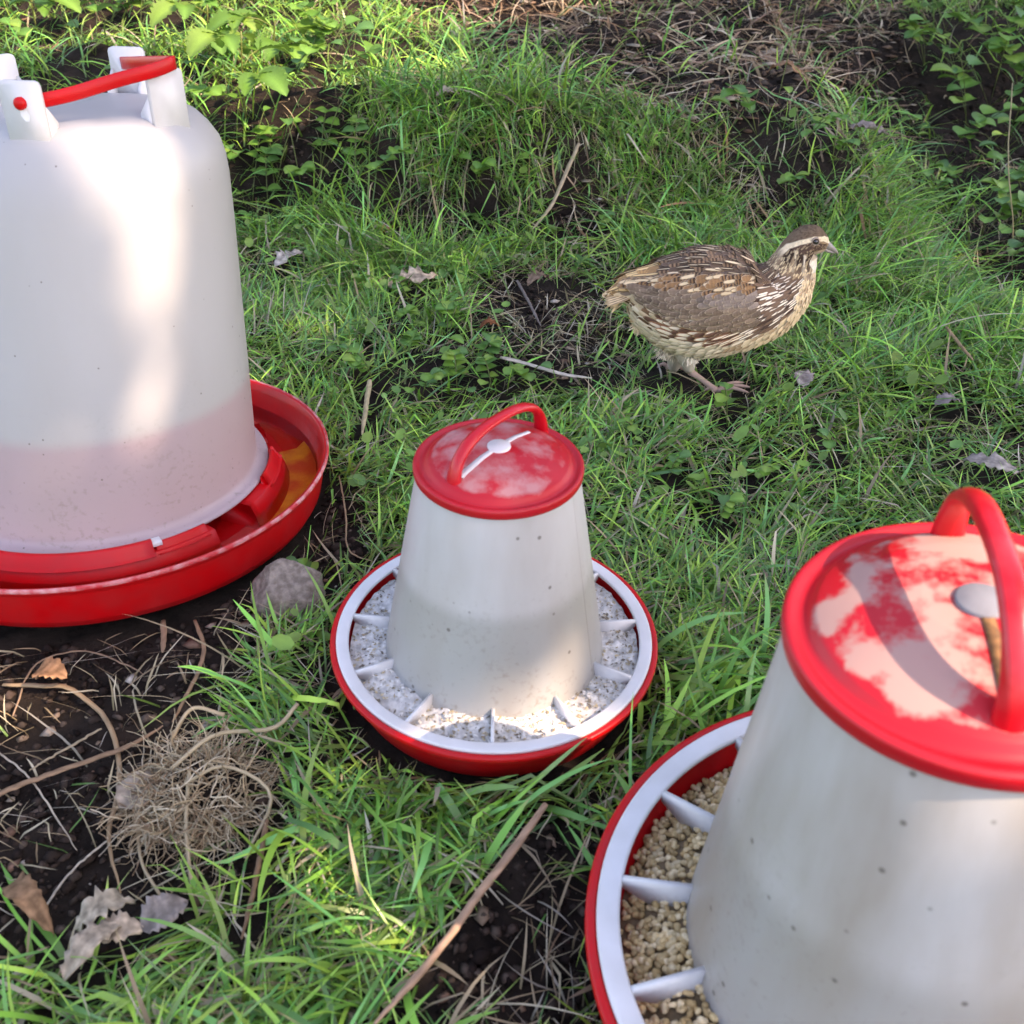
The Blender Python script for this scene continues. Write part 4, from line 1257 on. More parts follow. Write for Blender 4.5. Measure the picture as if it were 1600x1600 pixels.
    gl = N.new('ShaderNodeBsdfGlossy'); gl.inputs['Roughness'].default_value = .03
    tc = N.new('ShaderNodeTexCoord'); nn = N.new('ShaderNodeTexNoise'); nn.inputs['Scale'].default_value = 60
    L.new(tc.outputs['Object'], nn.inputs['Vector']); bp = N.new('ShaderNodeBump'); bp.inputs['Strength'].default_value = .2; bp.inputs['Distance'].default_value = .002
    L.new(nn.outputs['Fac'], bp.inputs['Height']); L.new(bp.outputs[0], gl.inputs['Normal'])
    fre = N.new('ShaderNodeFresnel'); fre.inputs['IOR'].default_value = 1.33
    msw = N.new('ShaderNodeMixShader'); L.new(fre.outputs[0], msw.inputs[0]); L.new(tr.outputs[0], msw.inputs[1]); L.new(gl.outputs[0], msw.inputs[2])
    L.new(msw.outputs[0], N['Material Output'].inputs['Surface']); N.remove(b)
    w = mesh_np('water', V, [f[::-1] for f in F], m)
    set_frame(w, DR_O, DFR)
    tag(w, 'shallow amber water in the red drinker tray', 'water', None, 'structure')
build_drinker()

# ------------------------------------------------------------------ quail
QY = float(QUAIL_C[1])

def zq(x, y):
    return 900 + x * .3125, 300 + y * .3125

def build_quail():
    r = np.random.default_rng(21)
    # spine (side view) : pixel, radius in the same units
    sp = [(172, 508, 10), (225, 495, 52), (300, 492, 112), (400, 520, 200), (520, 545, 258), (640, 552, 276), (760, 548, 266), (860, 540, 243), (950, 518, 213), (1018, 475, 175), (1062, 415, 138), (1092, 350, 112), (1122, 292, 97), (1165, 250, 87), (1212, 258, 62), (1244, 272, 32), (1258, 280, 14)]
    C = np.array([aty(*zq(x, y), QY) for x, y, _ in sp])
    dist = np.linalg.norm(C - CC, axis=1) if False else np.array([(c - CC) @ FWD for c in C])
    Rr = np.array([q[2] for q in sp]) * .3125 * dist / FPX
    n = 150
    Q = catmull(np.column_stack([C[:, 0], C[:, 2], Rr]), n)
    X, Z, RAD = Q[:, 0], Q[:, 1], np.maximum(Q[:, 2], .0008)
    Tg = np.gradient(np.stack([X, Z], -1), axis=0); Tg /= np.linalg.norm(Tg, axis=1)[:, None]
    Nn = np.stack([-Tg[:, 1], Tg[:, 0]], -1)
    S = np.concatenate([[0], np.cumsum(np.hypot(np.diff(X), np.diff(Z)))])
    u_ctrl = np.linspace(0, len(sp) - 1, n)
    WF = np.interp(u_ctrl, [0, 2, 5, 8, 11, 13, 16], [.8, .85, .88, .86, .82, .78, .7])
    org = np.array([QUAIL_C[0], QY, float(height(*QUAIL_C))])

    def surf(i, phi):
        """i float index, phi 0 = top, +pi/2 = towards the camera"""
        x = np.interp(i, np.arange(n), X); z = np.interp(i, np.arange(n), Z); rd = np.interp(i, np.arange(n), RAD)
        nx = np.interp(i, np.arange(n), Nn[:, 0]); nz = np.interp(i, np.arange(n), Nn[:, 1]); wf = np.interp(i, np.arange(n), WF)
        c, s = np.cos(phi), np.sin(phi)
        return np.stack([x + rd * c * nx, QY - rd * s * wf, z + rd * c * nz], -1)

    def normal(i, phi):
        d = .02
        a = surf(i + .4, phi) - surf(i - .4, phi); b = surf(i, phi + d) - surf(i, phi - d)
        m = np.cross(a, b); m /= np.linalg.norm(m, axis=-1, keepdims=True) + 1e-12
        c = np.stack([np.interp(i, np.arange(n), X), np.full(np.shape(i), QY), np.interp(i, np.arange(n), Z)], -1)
        sg = np.sign(np.sum(m * (surf(i, phi) - c), -1, keepdims=True)); sg[sg == 0] = 1
        return m * sg

    q_ = at(1118, 622); take(q_[0] + .006, q_[1] - .006, .036); take(q_[0] - .03, q_[1] + .01, .034); take(q_[0] - .02, q_[1] + .05, .04)
    quail = thing('quail', 'brown streaked quail walking to the right across the grass', 'quail', org)

    # --- plumage colours by place on the bird (zoom units of the side view)
    def side_xy(P):
        Pm = P.copy(); Pm[:, 1] = QY
        px, py = proj(Pm)
        return (px - 900) / .3125, (py - 300) / .3125

    def seg_d(x, y, pts):
        d = np.full(np.shape(x), 1e9); tt = np.zeros(np.shape(x))
        for k in range(len(pts) - 1):
            (x1, y1), (x2, y2) = pts[k], pts[k + 1]
            L2 = (x2 - x1) ** 2 + (y2 - y1) ** 2
            t = np.clip(((x - x1) * (x2 - x1) + (y - y1) * (y2 - y1)) / L2, 0, 1)
            dd = np.hypot(x - x1 - t * (x2 - x1), y - y1 - t * (y2 - y1))
            tt = np.where(dd < d, k + t, tt); d = np.minimum(d, dd)
        return d, tt
    hz = lambda a, b: (800 + a * .36, 96 + b * .36)     # close-up of the head -> side view units
    BROW = [hz(1330, 425), hz(1200, 345), hz(1050, 325), hz(850, 375), hz(700, 445), hz(615, 530), hz(530, 650), hz(470, 720)]
    STR1 = [hz(840, 560), hz(830, 690), hz(870, 800), hz(920, 860)]
    STR2 = [hz(1010, 500), hz(950, 600), hz(930, 660), hz(985, 745)]
    STR3 = [hz(720, 500), hz(670, 590), hz(640, 680)]
    NECKL = [hz(900, 860), hz(960, 950), hz(1000, 1020)]

    def head_colour(x, y):
        c = np.tile(np.array([.26, .175, .105]), (len(x), 1))
        def put(mask, col):
            m = np.clip(mask, 0, 1)[:, None]
            c[:] = c * (1 - m) + np.array(col) * m
        # throat and chin
        put(sst(x, *[hz(880, 0)[0], hz(980, 0)[0]]) * sst(y, hz(0, 540)[1], hz(0, 640)[1]), (.60, .52, .42))
        put(sst(x, hz(960, 0)[0], hz(1010, 0)[0]) * sst(y, hz(0, 660)[1], hz(0, 760)[1]), (.70, .66, .58))
        # cheek
        ck = inpoly(x, y, [hz(*q) for q in ((700, 500), (800, 410), (960, 375), (1080, 375), (1240, 430), (1250, 490), (1040, 500), (985, 560), (860, 590), (780, 560))])
        put(ck.astype(float), (.085, .050, .037))
        lor = inpoly(x, y, [hz(*q) for q in ((1000, 520), (1240, 500), (1200, 560), (1000, 620))])
        put(lor.astype(float) * .8, (.40, .31, .23))
        d, _ = seg_d(x, y, [hz(790, 500), hz(800, 600), hz(780, 680)]); put(1 - sst(d, 8, 14), (.52, .41, .27))
        d, _ = seg_d(x, y, [hz(900, 560), hz(890, 640), hz(930, 760)]); put(1 - sst(d, 8, 14), (.58, .50, .40))
        for L_, w in ((STR1, 18), (STR2, 12), (STR3, 18), (NECKL, 11)):
            d, _ = seg_d(x, y, L_); put(1 - sst(d, w * .8, w * 1.2), (.036, .019, .014))
        # crown above the brow
        d, t = seg_d(x, y, BROW)
        bx = [q[0] for q in BROW][::-1]; by = [q[1] for q in BROW][::-1]
        above = (y < np.interp(x, bx, by)) & (x > hz(430, 0)[0])
        put(above.astype(float), (.13, .088, .058))
        put((1 - sst(d, 10 - .8 * t, 14 - .8 * t)) * np.clip(5.6 - t, 0, 1), (.66, .53, .37))
        return c

    BUFF = np.array([.50, .36, .20]); CREAM = np.array([.58, .45, .29]); DARK = np.array([.042, .027, .021])
    GREY = np.array([.24, .19, .16]); CHEST = np.array([.20, .065, .032]); RUF = np.array([.30, .16, .07]); PALE = np.array([.62, .52, .38])

    # --- one continuous body with legs
    na = 48
    ii = np.repeat(np.arange(n), na).astype(float); ph = np.tile(np.linspace(0, 2 * np.pi, na, endpoint=False), n)
    V = surf(ii, ph)
    idx = np.arange(n * na).reshape(n, na)
    F = [tuple(q) for q in np.stack([idx[:-1], idx[1:], np.roll(idx, -1, 1)[1:], np.roll(idx, -1, 1)[:-1]], -1).reshape(-1, 4)]
    F.append(tuple(idx[0])); F.append(tuple(idx[-1][::-1]))
    hx, hy = side_xy(V)
    headm = sst(hx, 930, 990) * (1 - sst(hy, 420, 470))
    topf = (1 + np.cos(ph)) / 2
    bodyc = PALE * (1 - sst(topf, .22, .34))[:, None] + np.array([.15, .10, .075]) * sst(topf, .22, .34)[:, None]
    col = bodyc * (1 - headm[:, None]) + head_colour(hx, hy) * headm[:, None]
    mb = MB(); mb.add(V - org, F); mb.C[-1] = col
    nbody = len(F)
    # legs: thigh fluff into the shank, bent hock, toes on the ground
    PINK = np.array([.50, .34, .27])
    def leg(hip, hock, foot, toes, back):
        P = catmull([hip, (np.array(hip) * .45 + np.array(hock) * .55), hock], 8)
        mb.add(*tube(P - org, np.linspace(.013, .0042, 8), 12), np.array([.58, .50, .38]))
        P = catmull([hock, np.array(hock) * .5 + np.array(foot) * .5 + np.array([0, 0, .0005]), foot], 10)
        mb.add(*tube(P - org, [.0036, .0032, .0028, .0026, .0025, .0025, .0026, .0027, .0030, .0032], 10), PINK)
        for tp in list(toes) + [back]:
            tp = np.array(tp); f0 = np.array(foot)
            mid_ = f0 * .5 + tp * .5 + np.array([0, 0, .0035])
            P = catmull([f0, mid_, tp], 9)
            mb.add(*tube(P - org, [.0024, .0022, .0019, .0021, .0017, .0016, .0017, .0012, .0005], 8), PINK * .95)
    g = lambda x, y: float(height(x, y))
    fx, fy, fz = at(1118, 622)
    fz += .007
    hk = aty(1078, 580, .862)
    leg(aty(1070, 540, .862), hk, (fx, fy, fz), [(fx + .032, fy + .002, g(fx + .032, fy) + .006), (fx + .026, fy - .014, g(fx + .026, fy - .014) + .006), (fx + .028, fy + .017, g(fx + .028, fy + .017) + .006)], (fx - .010, fy + .004, g(fx - .01, fy) + .005))
    hk2 = aty(1052, 578, .892)
    f2 = np.array([hk2[0] - .004, .900, g(hk2[0] - .004, .900) + .007])
    leg(aty(1060, 540, .885), hk2, f2, [f2 + (.028, .002, -.002), f2 + (.022, -.013, -.002), f2 + (.022, .014, -.002)], f2 + (-.010, .002, -.002))
    body = mb.build('body', M_FEATHER, quail)

    # --- feathers
    FA, FT = 7, 9
    av = np.linspace(-1, 1, FA); tv = np.linspace(0, 1, FT)

    class Plume:
        def __init__(s): s.V, s.C = [], []
        def add(s, P, T, N_, L, W, lift, base, edge, ew, shaft, sw, bar, barc, camber=.25, ragged=0.0, streak_from=.1, hw=None):
            m = len(P)
            if m == 0: return
            B = np.cross(N_, T)
            t = tv[None, :, None]; a = av[None, None, :]
            w = W[:, None, None] * np.sqrt(np.clip(1 - ((t - .45) / .56) ** 2, .02, 1))
            if ragged:
                w = w * (1 + ragged * (r.random((m, FT, FA)) - .5))
            off = (.0003 + lift[:, None, None] * t * L[:, None, None] * (1 - .35 * t)) - camber * (a ** 2) * w * .5
            V = P[:, None, None] + T[:, None, None] * (L[:, None, None] * t)[..., None] + B[:, None, None] * (w * a * .5)[..., None] + N_[:, None, None] * off[..., None]
            aa = np.abs(a) + 0 * t
            tt = t + 0 * a
            c = np.broadcast_to(base[:, None, None], (m, FT, FA, 3)).copy()
            bm = (np.sin(tt * 22 + 2.5 * aa) > .2) * bar[:, None, None]
            c = c * (1 - bm[..., None]) + barc[:, None, None] * bm[..., None]
            em = np.maximum((aa > .9) * 1.0, sst(tt, .86, .98)) * ew[:, None, None]
            c = c * (1 - em[..., None]) + edge[:, None, None] * em[..., None]
            sm = (aa < sw[:, None, None]) * (sw[:, None, None] > 0) * (tt > streak_from) * (tt < .97)
            c = c * (1 - sm[..., None]) + shaft[:, None, None] * sm[..., None]
            c = c * (1.22 + .34 * r.random((m, 1, 1, 1)))
            if hw is not None:
                kk = np.where(hw > .02)[0]
                vv = V[kk].reshape(-1, 3); sx_, sy_ = side_xy(vv)
                hcv = head_colour(sx_, sy_).reshape(len(kk), FT, FA, 3) * (1.12 + .36 * r.random((len(kk), 1, 1, 1)))
                c[kk] = c[kk] * (1 - hw[kk, None, None, None]) + hcv * hw[kk, None, None, None]
            s.V.append(V.reshape(-1, 3)); s.C.append(c.reshape(-1, 3))
        def build(s, name, parent):
            V = np.concatenate(s.V); Cc = np.concatenate(s.C)
            k = len(V) // (FA * FT)
            f = np.array([[i * FA + j, i * FA + j + 1, (i + 1) * FA + j + 1, (i + 1) * FA + j] for i in range(FT - 1) for j in range(FA - 1)])
            F = ((np.arange(k) * FA * FT)[:, None, None] + f[None]).reshape(-1, 4)
            return mesh_np(name, V - org, F, M_FEATHER, parent, Cc)

    plu = Plume()
    # rows from the head back
    i = n - 3.0
    rows_i, rows_p = [], []
    while i > 2:
        rad = np.interp(i, np.arange(n), RAD)
        hx_ = np.interp(i, np.arange(n), u_ctrl)
        step = np.interp(hx_, [0, 5, 8, 10, 11.5, 13, 16], [.0042, .0044, .0036, .0026, .0017, .0012, .0009])
        spc = np.interp(hx_, [0, 5, 8, 10, 11.5, 13, 16], [.0044, .0046, .0036, .0026, .0018, .0013, .0010])
        m = max(6, int(2 * np.pi * rad * .9 / spc))
        p = (np.arange(m) + r.random()) * 2 * np.pi / m + r.normal(0, .22 * 2 * np.pi / m, m)
        rows_i.append(np.full(m, i) + r.normal(0, .25, m)); rows_p.append(p)
        i -= step / (S[-1] / n)
    I = np.concatenate(rows_i); Ph = np.concatenate(rows_p)
    Ph = (Ph + np.pi) % (2 * np.pi) - np.pi
    P = surf(I, Ph); Nm = normal(I, Ph)
    T = surf(I - .6, Ph) - surf(I + .6, Ph); T /= np.linalg.norm(T, axis=1)[:, None]
    st = np.stack([np.interp(I, np.arange(n), Tg[:, 0]), np.zeros(len(I)), np.interp(I, np.arange(n), Tg[:, 1])], -1)
    raw = surf(I - .6, Ph) - surf(I + .6, Ph)
    ok = (np.sum(T * st, 1) < -.35) & (np.linalg.norm(raw, axis=1) > .35 * 1.2 * S[-1] / n)
    I, Ph, P, Nm, T = I[ok], Ph[ok], P[ok], Nm[ok], T[ok]
    x, y = side_xy(P)
    uc = np.interp(I, np.arange(n), u_ctrl)
    # breast feathers sweep back and a little down along the flank
    want = np.tile((-.95, 0, -.30), (len(P), 1)); want = want - Nm * np.sum(want * Nm, 1, keepdims=True)
    wb = (sst(uc, 5.0, 7.0) * (1 - sst(uc, 10.2, 11.4)) * sst(np.abs(Ph), .8, 1.1) * .85)[:, None]
    T = T * (1 - wb) + want * wb; T /= np.linalg.norm(T, axis=1)[:, None]
    ap = np.abs(Ph)
    m = len(P)
    size = np.interp(uc, [0, 2, 5, 8, 10, 11.5, 13, 16], [.011, .012, .0125, .0105, .0075, .0042, .0026, .0018])
    L = size * (.85 + .3 * r.random(m)); W = L * np.interp(uc, [0, 8, 11, 16], [.52, .52, .55, .6])
    lift = np.full(m, .10)
    base = np.zeros((m, 3)); edge = np.zeros((m, 3)); ew = np.zeros(m); shaft = np.tile(CREAM, (m, 1)); sw = np.zeros(m); bar = np.zeros(m); barc = np.tile(RUF, (m, 1))
    rnd = r.random(m)
    head = uc > 10.6
    body_ = ~head
    deg = np.degrees(ap)
    # head and neck
    hc = head_colour(x, y)
    nb = np.clip((uc - 10.6) / 1.2, 0, 1)[:, None]
    neckc = np.where((rnd < .5)[:, None], np.array([.33, .22, .125]), np.array([.20, .13, .085]))
    base[head] = (hc * nb + neckc * (1 - nb))[head]
    crown = head & (hc[:, 0] < .12)
    sel = head & (uc < 12.2) & (rnd < .4); sw[sel] = .45; shaft[sel] = (.56, .42, .25)
    sel = crown & (rnd < .35) & (uc > 11.5); base[sel] = (.40, .29, .18)
    sel = crown & (rnd > .6) & (uc > 11.5); base[sel] = (.045, .03, .022)
    # back
    bk = body_ & (deg < 52)
    base[bk] = np.where((rnd < .6)[:, None], DARK * .8, np.array([.10, .065, .045]))[bk]
    sw[bk] = np.where(rnd < .20, .30, np.where(rnd < .34, .5, 0))[bk]; bar[bk] = np.where((rnd > .30) & (rnd < .75), .85, 0)[bk]
    barc[bk] = np.where((uc < 3)[:, None], np.array([.42, .23, .09]), np.array([.25, .15, .085]))[bk]
    edge[bk] = np.where((rnd > .6)[:, None], GREY * .8, np.array([.26, .18, .11]))[bk]; ew[bk] = .5
    L[bk & (sw > 0)] *= 1.35; W[bk & (sw > 0)] *= .62
    # rump and tail: buff streaks
    rp = body_ & (uc < 2.6) & (deg < 75)
    base[rp] = np.where((rnd < .5)[:, None], DARK * 1.3, np.array([.26, .15, .07]))[rp]
    sw[rp] = np.where(rnd < .5, .45, 0)[rp]; shaft[rp] = (.58, .39, .19); edge[rp] = (.40, .27, .14); ew[rp] = .6
    # sides of breast: long cream streaks on dark brown
    bs = body_ & (deg >= 52) & (deg < 116) & (uc > 5.6)
    base[bs] = np.where((rnd < .6)[:, None], np.array([.062, .036, .027]), np.array([.15, .09, .058]))[bs]
    sw[bs] = np.where(rnd < .5, .60, .0)[bs]; shaft[bs] = (.68, .57, .45); edge[bs] = (.26, .19, .145); ew[bs] = .35
    L[bs] *= 1.4; W[bs] *= .60
    # under the wing and flank: chestnut with cream
    fl = body_ & (deg >= 88) & (deg < 119) & (uc <= 6.8) & (uc > 3.2)
    base[fl] = np.where((rnd < .6)[:, None], CHEST, np.array([.11, .055, .038]))[fl]
    sw[fl] = np.where(rnd < .6, .66, 0)[fl]; shaft[fl] = (.70, .58, .44); ew[fl] = .4; edge[fl] = BUFF
    L[fl] *= 1.35
    # wing zone base
    wg = body_ & (deg >= 52) & (deg < 117) & (uc <= 5.6) & ~fl & ~rp
    base[wg] = np.array([.17, .125, .095]); edge[wg] = (.36, .28, .20); ew[wg] = .7
    # belly
    bl = body_ & (deg >= 116)
    warm = sst(uc, 5.0, 8.5)[:, None]
    base[bl] = (np.array([.60, .50, .36]) * (1 - warm) + np.array([.54, .40, .245]) * warm)[bl] * (.9 + .2 * rnd[bl, None])
    edge[bl] = (.66, .57, .43); ew[bl] = .5
    sel = bl & (uc > 5.5) & (deg < 140) & (rnd < .30); base[sel] = (.34, .23, .14)
    sel = bl & (uc < 4) & (deg < 128) & (rnd < .35); sw[sel] = .5; shaft[sel] = (.13, .07, .04)
    lift[bl] = .16
    lowr = wg & (deg > 88) & (uc < 3.4)
    base[lowr] = np.where((rnd < .35)[:, None], np.array([.16, .09, .05]), np.array([.50, .38, .24]))[lowr]; edge[lowr] = (.58, .47, .32)
    hwt = np.where(head, np.clip((uc - 11.0) / .8, 0, 1), 0) * np.where(crown, .55, 1.0)
    plu.add(P, T, Nm, L, W, lift, base, edge, ew, shaft, sw, bar, barc, hw=hwt)
    plu.build('plumage', body)

    # --- wings: covert rows and flight feathers lying over the flank
    for side in (1, -1):
        wp = Plume()
        # rows of coverts, in (index, angle) from shoulder to tail
        rowdef = [(0, 44 + 4.7 * k, 0) for k in range(12)]
        PI_, PP_, LL, WW, tone = [], [], [], [], []
        i0, i1 = 17, 66
        for k, (q, dg, cnt) in enumerate(rowdef):
            ctr = np.linspace(0, 1, 17 if k < 8 else 14)
            for c in ctr:
                PI_.append(i1 - (i1 - i0) * c * (1.0 - .018 * k) - (1.4 if k % 2 else 0) + r.normal(0, .5)); PP_.append(R(dg + (3 if k > 6 else 0) * c - 9 * c * (k / 12.0)) + r.normal(0, .03))
                LL.append((.0098 + .0062 * c) * (.85 + .3 * r.random())); WW.append(.0056 + .0014 * r.random()); tone.append((k * 7 / 12.0, c))
        PI_ = np.array(PI_); PP_ = np.array(PP_) * side; LL = np.array(LL); WW = np.array(WW); tone = np.array(tone)
        order = np.argsort(PI_)
        Pw = surf(PI_, PP_); Nw = normal(PI_, PP_)
        Tw = surf(PI_ - .8, PP_ + side * .006) - surf(PI_ + .8, PP_ - side * .006); Tw /= np.linalg.norm(Tw, axis=1)[:, None]
        mm = len(Pw)
        raise_ = .0016 + .0020 * np.sin(np.clip((tone[:, 0] + 1) / 8, 0, 1) * np.pi) + .0007 * (1 - tone[:, 1])
        Pw = Pw + Nw * raise_[:, None]
        rn = r.random(mm)
        bs_ = np.array([.165, .115, .080]) * (.75 + .5 * rn[:, None])
        grey = (tone[:, 0] < 4) & (tone[:, 1] < .5)
        bs_[grey] = np.array([.185, .142, .115]) * (.75 + .5 * rn[grey, None])
        top = tone[:, 0] < 1.9
        bs_[top] = np.where((rn[top] < .6)[:, None], DARK * .9, np.array([.20, .11, .055]))
        swv = np.where(top & (rn < .35), .34, 0.0); brv = np.where(top, .8, np.where(rn < .6, .5, .2))
        wp.add(Pw, Tw, Nw, LL, WW, np.full(mm, .07), bs_, np.tile((.42, .32, .22), (mm, 1)) * (.8 + .4 * rn[:, None]), np.full(mm, .55), np.tile((.52, .39, .24), (mm, 1)), swv, brv, np.where(top[:, None], RUF * .9, np.array([.085, .056, .042])))
        # flight feathers along the lower edge
        nf = 9
        q = np.linspace(0, 1, nf)
        Ii = 52 - 22 * q; Pp = R(99) - R(6) * q
        Pf = surf(Ii, Pp * side); Nf = normal(Ii, Pp * side)
        Tf = surf(Ii - 8, (Pp - .05) * side) - Pf; Tf /= np.linalg.norm(Tf, axis=1)[:, None]
        Pf = Pf + Nf * (.0014 + .0006 * q)[:, None]
        wp.add(Pf, Tf, Nf, np.full(nf, .034), np.full(nf, .0085), np.full(nf, -.015), np.tile((.15, .105, .078), (nf, 1)), np.tile((.42, .32, .21), (nf, 1)), np.full(nf, .9), np.tile((.3, .22, .15), (nf, 1)), np.zeros(nf), np.full(nf, .4), np.tile((.20, .14, .10), (nf, 1)))
        wp.build('wing', quail)

    # --- loose fluff at thighs and vent
    fp = Plume()
    def fluff(c, rad, k, d, Lr, colr):
        q = r.normal(0, 1, (k, 3)); q /= np.linalg.norm(q, axis=1)[:, None]
        P0 = np.array(c) + q * rad * (.5 + .5 * r.random((k, 1)))
        Td = np.array(d) + r.normal(0, .35, (k, 3)); Td /= np.linalg.norm(Td, axis=1)[:, None]
        N0 = q - Td * np.sum(q * Td, 1, keepdims=True); N0 /= np.linalg.norm(N0, axis=1)[:, None] + 1e-9
        L0 = Lr * (.6 + .7 * r.random(k))
        b0 = np.array(colr) * (.85 + .3 * r.random((k, 1)))
        z_ = np.zeros(k)
        fp.add(P0, Td, N0, L0, L0 * .2, np.full(k, .12), b0, b0, z_, b0, z_, z_, b0, ragged=.5)
    fluff(aty(1078, 552, .858), (.009, .006, .007), 460, (.2, 0, -1), .006, (.64, .56, .45))
    fluff(aty(1045, 548, .872), (.012, .011, .006), 260, (-.3, 0, -.8), .005, (.60, .50, .37))
    fluff(aty(1000, 508, .872), (.006, .009, .006), 160, (-.6, 0, -.8), .005, (.58, .46, .31))
    fluff(aty(968, 466, .872), (.006, .009, .005), 120, (-1, 0, -.35), .009, (.50, .37, .22))
    fp.build('fluff', body)
    # --- tail feathers
    tp = Plume(); k = 10
    sprd = np.linspace(-1, 1, k)
    P0 = np.stack([np.full(k, C[1, 0] + .012), QY + sprd * .009, np.full(k, C[1, 2] + .004) - .003 * np.abs(sprd)], -1)
    Td = np.stack([np.full(k, -1.), sprd * .25, np.full(k, -.28)], -1); Td /= np.linalg.norm(Td, axis=1)[:, None]
    N0 = np.tile((-.2, 0, 1.), (k, 1)); N0 = N0 - Td * np.sum(N0 * Td, 1, keepdims=True); N0 /= np.linalg.norm(N0, axis=1)[:, None]
    tp.add(P0, Td, N0, np.full(k, .027), np.full(k, .007), np.full(k, -.06), np.tile((.14, .085, .05), (k, 1)), np.tile((.46, .32, .18), (k, 1)), np.full(k, .9), np.tile((.60, .44, .26), (k, 1)), np.full(k, .4), np.full(k, .8), np.tile((.36, .23, .12), (k, 1)))
    tp.build('tail', body)

    # --- beak
    b0 = aty(*zq(1246, 270), QY); b1 = aty(*zq(1316, 303), QY)
    d = (b1 - b0); Lb = np.linalg.norm(d); d /= Lb; up_ = np.cross(np.array([0, 1., 0]), d) * -1
    if up_[2] < 0: up_ = -up_
    def beak(off, h, length, droop, name, colr):
        V, F = [], []
        k = 9; s_ = 10
        for q in np.linspace(0, 1, k):
            c = b0 + d * length * q + up_ * (off - droop * q ** 2.2)
            hw = .0042 * (1 - q) ** .75 + .0002; hh = h * (1 - q) ** .65 + .0002
            for j in range(s_):
                a = j * 2 * math.pi / s_
                V.append(c + np.array([0, 1., 0]) * hw * math.cos(a) + up_ * hh * math.sin(a))
        F = [(i_ * s_ + j, i_ * s_ + (j + 1) % s_, (i_ + 1) * s_ + (j + 1) % s_, (i_ + 1) * s_ + j) for i_ in range(k - 1) for j in range(s_)]
        F += [tuple(range(s_)), tuple((k - 1) * s_ + j for j in range(s_))]
        mesh_np(name, np.array(V) - org, F, mat('beak_horn', (.20, .17, .155), (.30, .26, .235), .4, 300), quail)
    beak(.0011, .0036, Lb, .0024, 'upper_beak', None)
    beak(-.0024, .0022, Lb * .88, -.0010, 'lower_beak', None)
    # --- eyes
    for sg in (1, -1):
        ex, ey = zq(*hz(1105, 420))
        e0 = aty(ex, ey, QY)
        # on the surface of the head, towards the side
        wy = .0112
        e0 = np.array([e0[0], QY - sg * wy, e0[2] - (.0 if sg == 1 else 0)])
        if sg == 1:
            e0 = aty(ex, ey, QY - wy)
        V, F = [], []
        k, s_ = 10, 18
        ring_V = lathe([(.0001, .0026), (.0012, .0023), (.0020, .0016), (.0024, .0006), (.0025, -.0006)], 20)
        Vv = ring_V[0][:, [0, 2, 1]] * np.array([1, -sg, 1])
        mesh_np('eye', Vv + e0 - org, ring_V[1], mat('eye', (.012, .008, .006), None, .08, coat=.8), quail)
        ring_V = lathe(rounded([(.0024, .0002), (.0026, .0014), (.0032, .0013), (.0036, -.0006)], .0003), 24)
        Vv = ring_V[0][:, [0, 2, 1]] * np.array([1, -sg, 1])
        mesh_np('eyelid', Vv + e0 - org, ring_V[1], mat('eyelid', (.34, .25, .19), None, .8), quail)
build_quail()
build_grass()
build_litter()

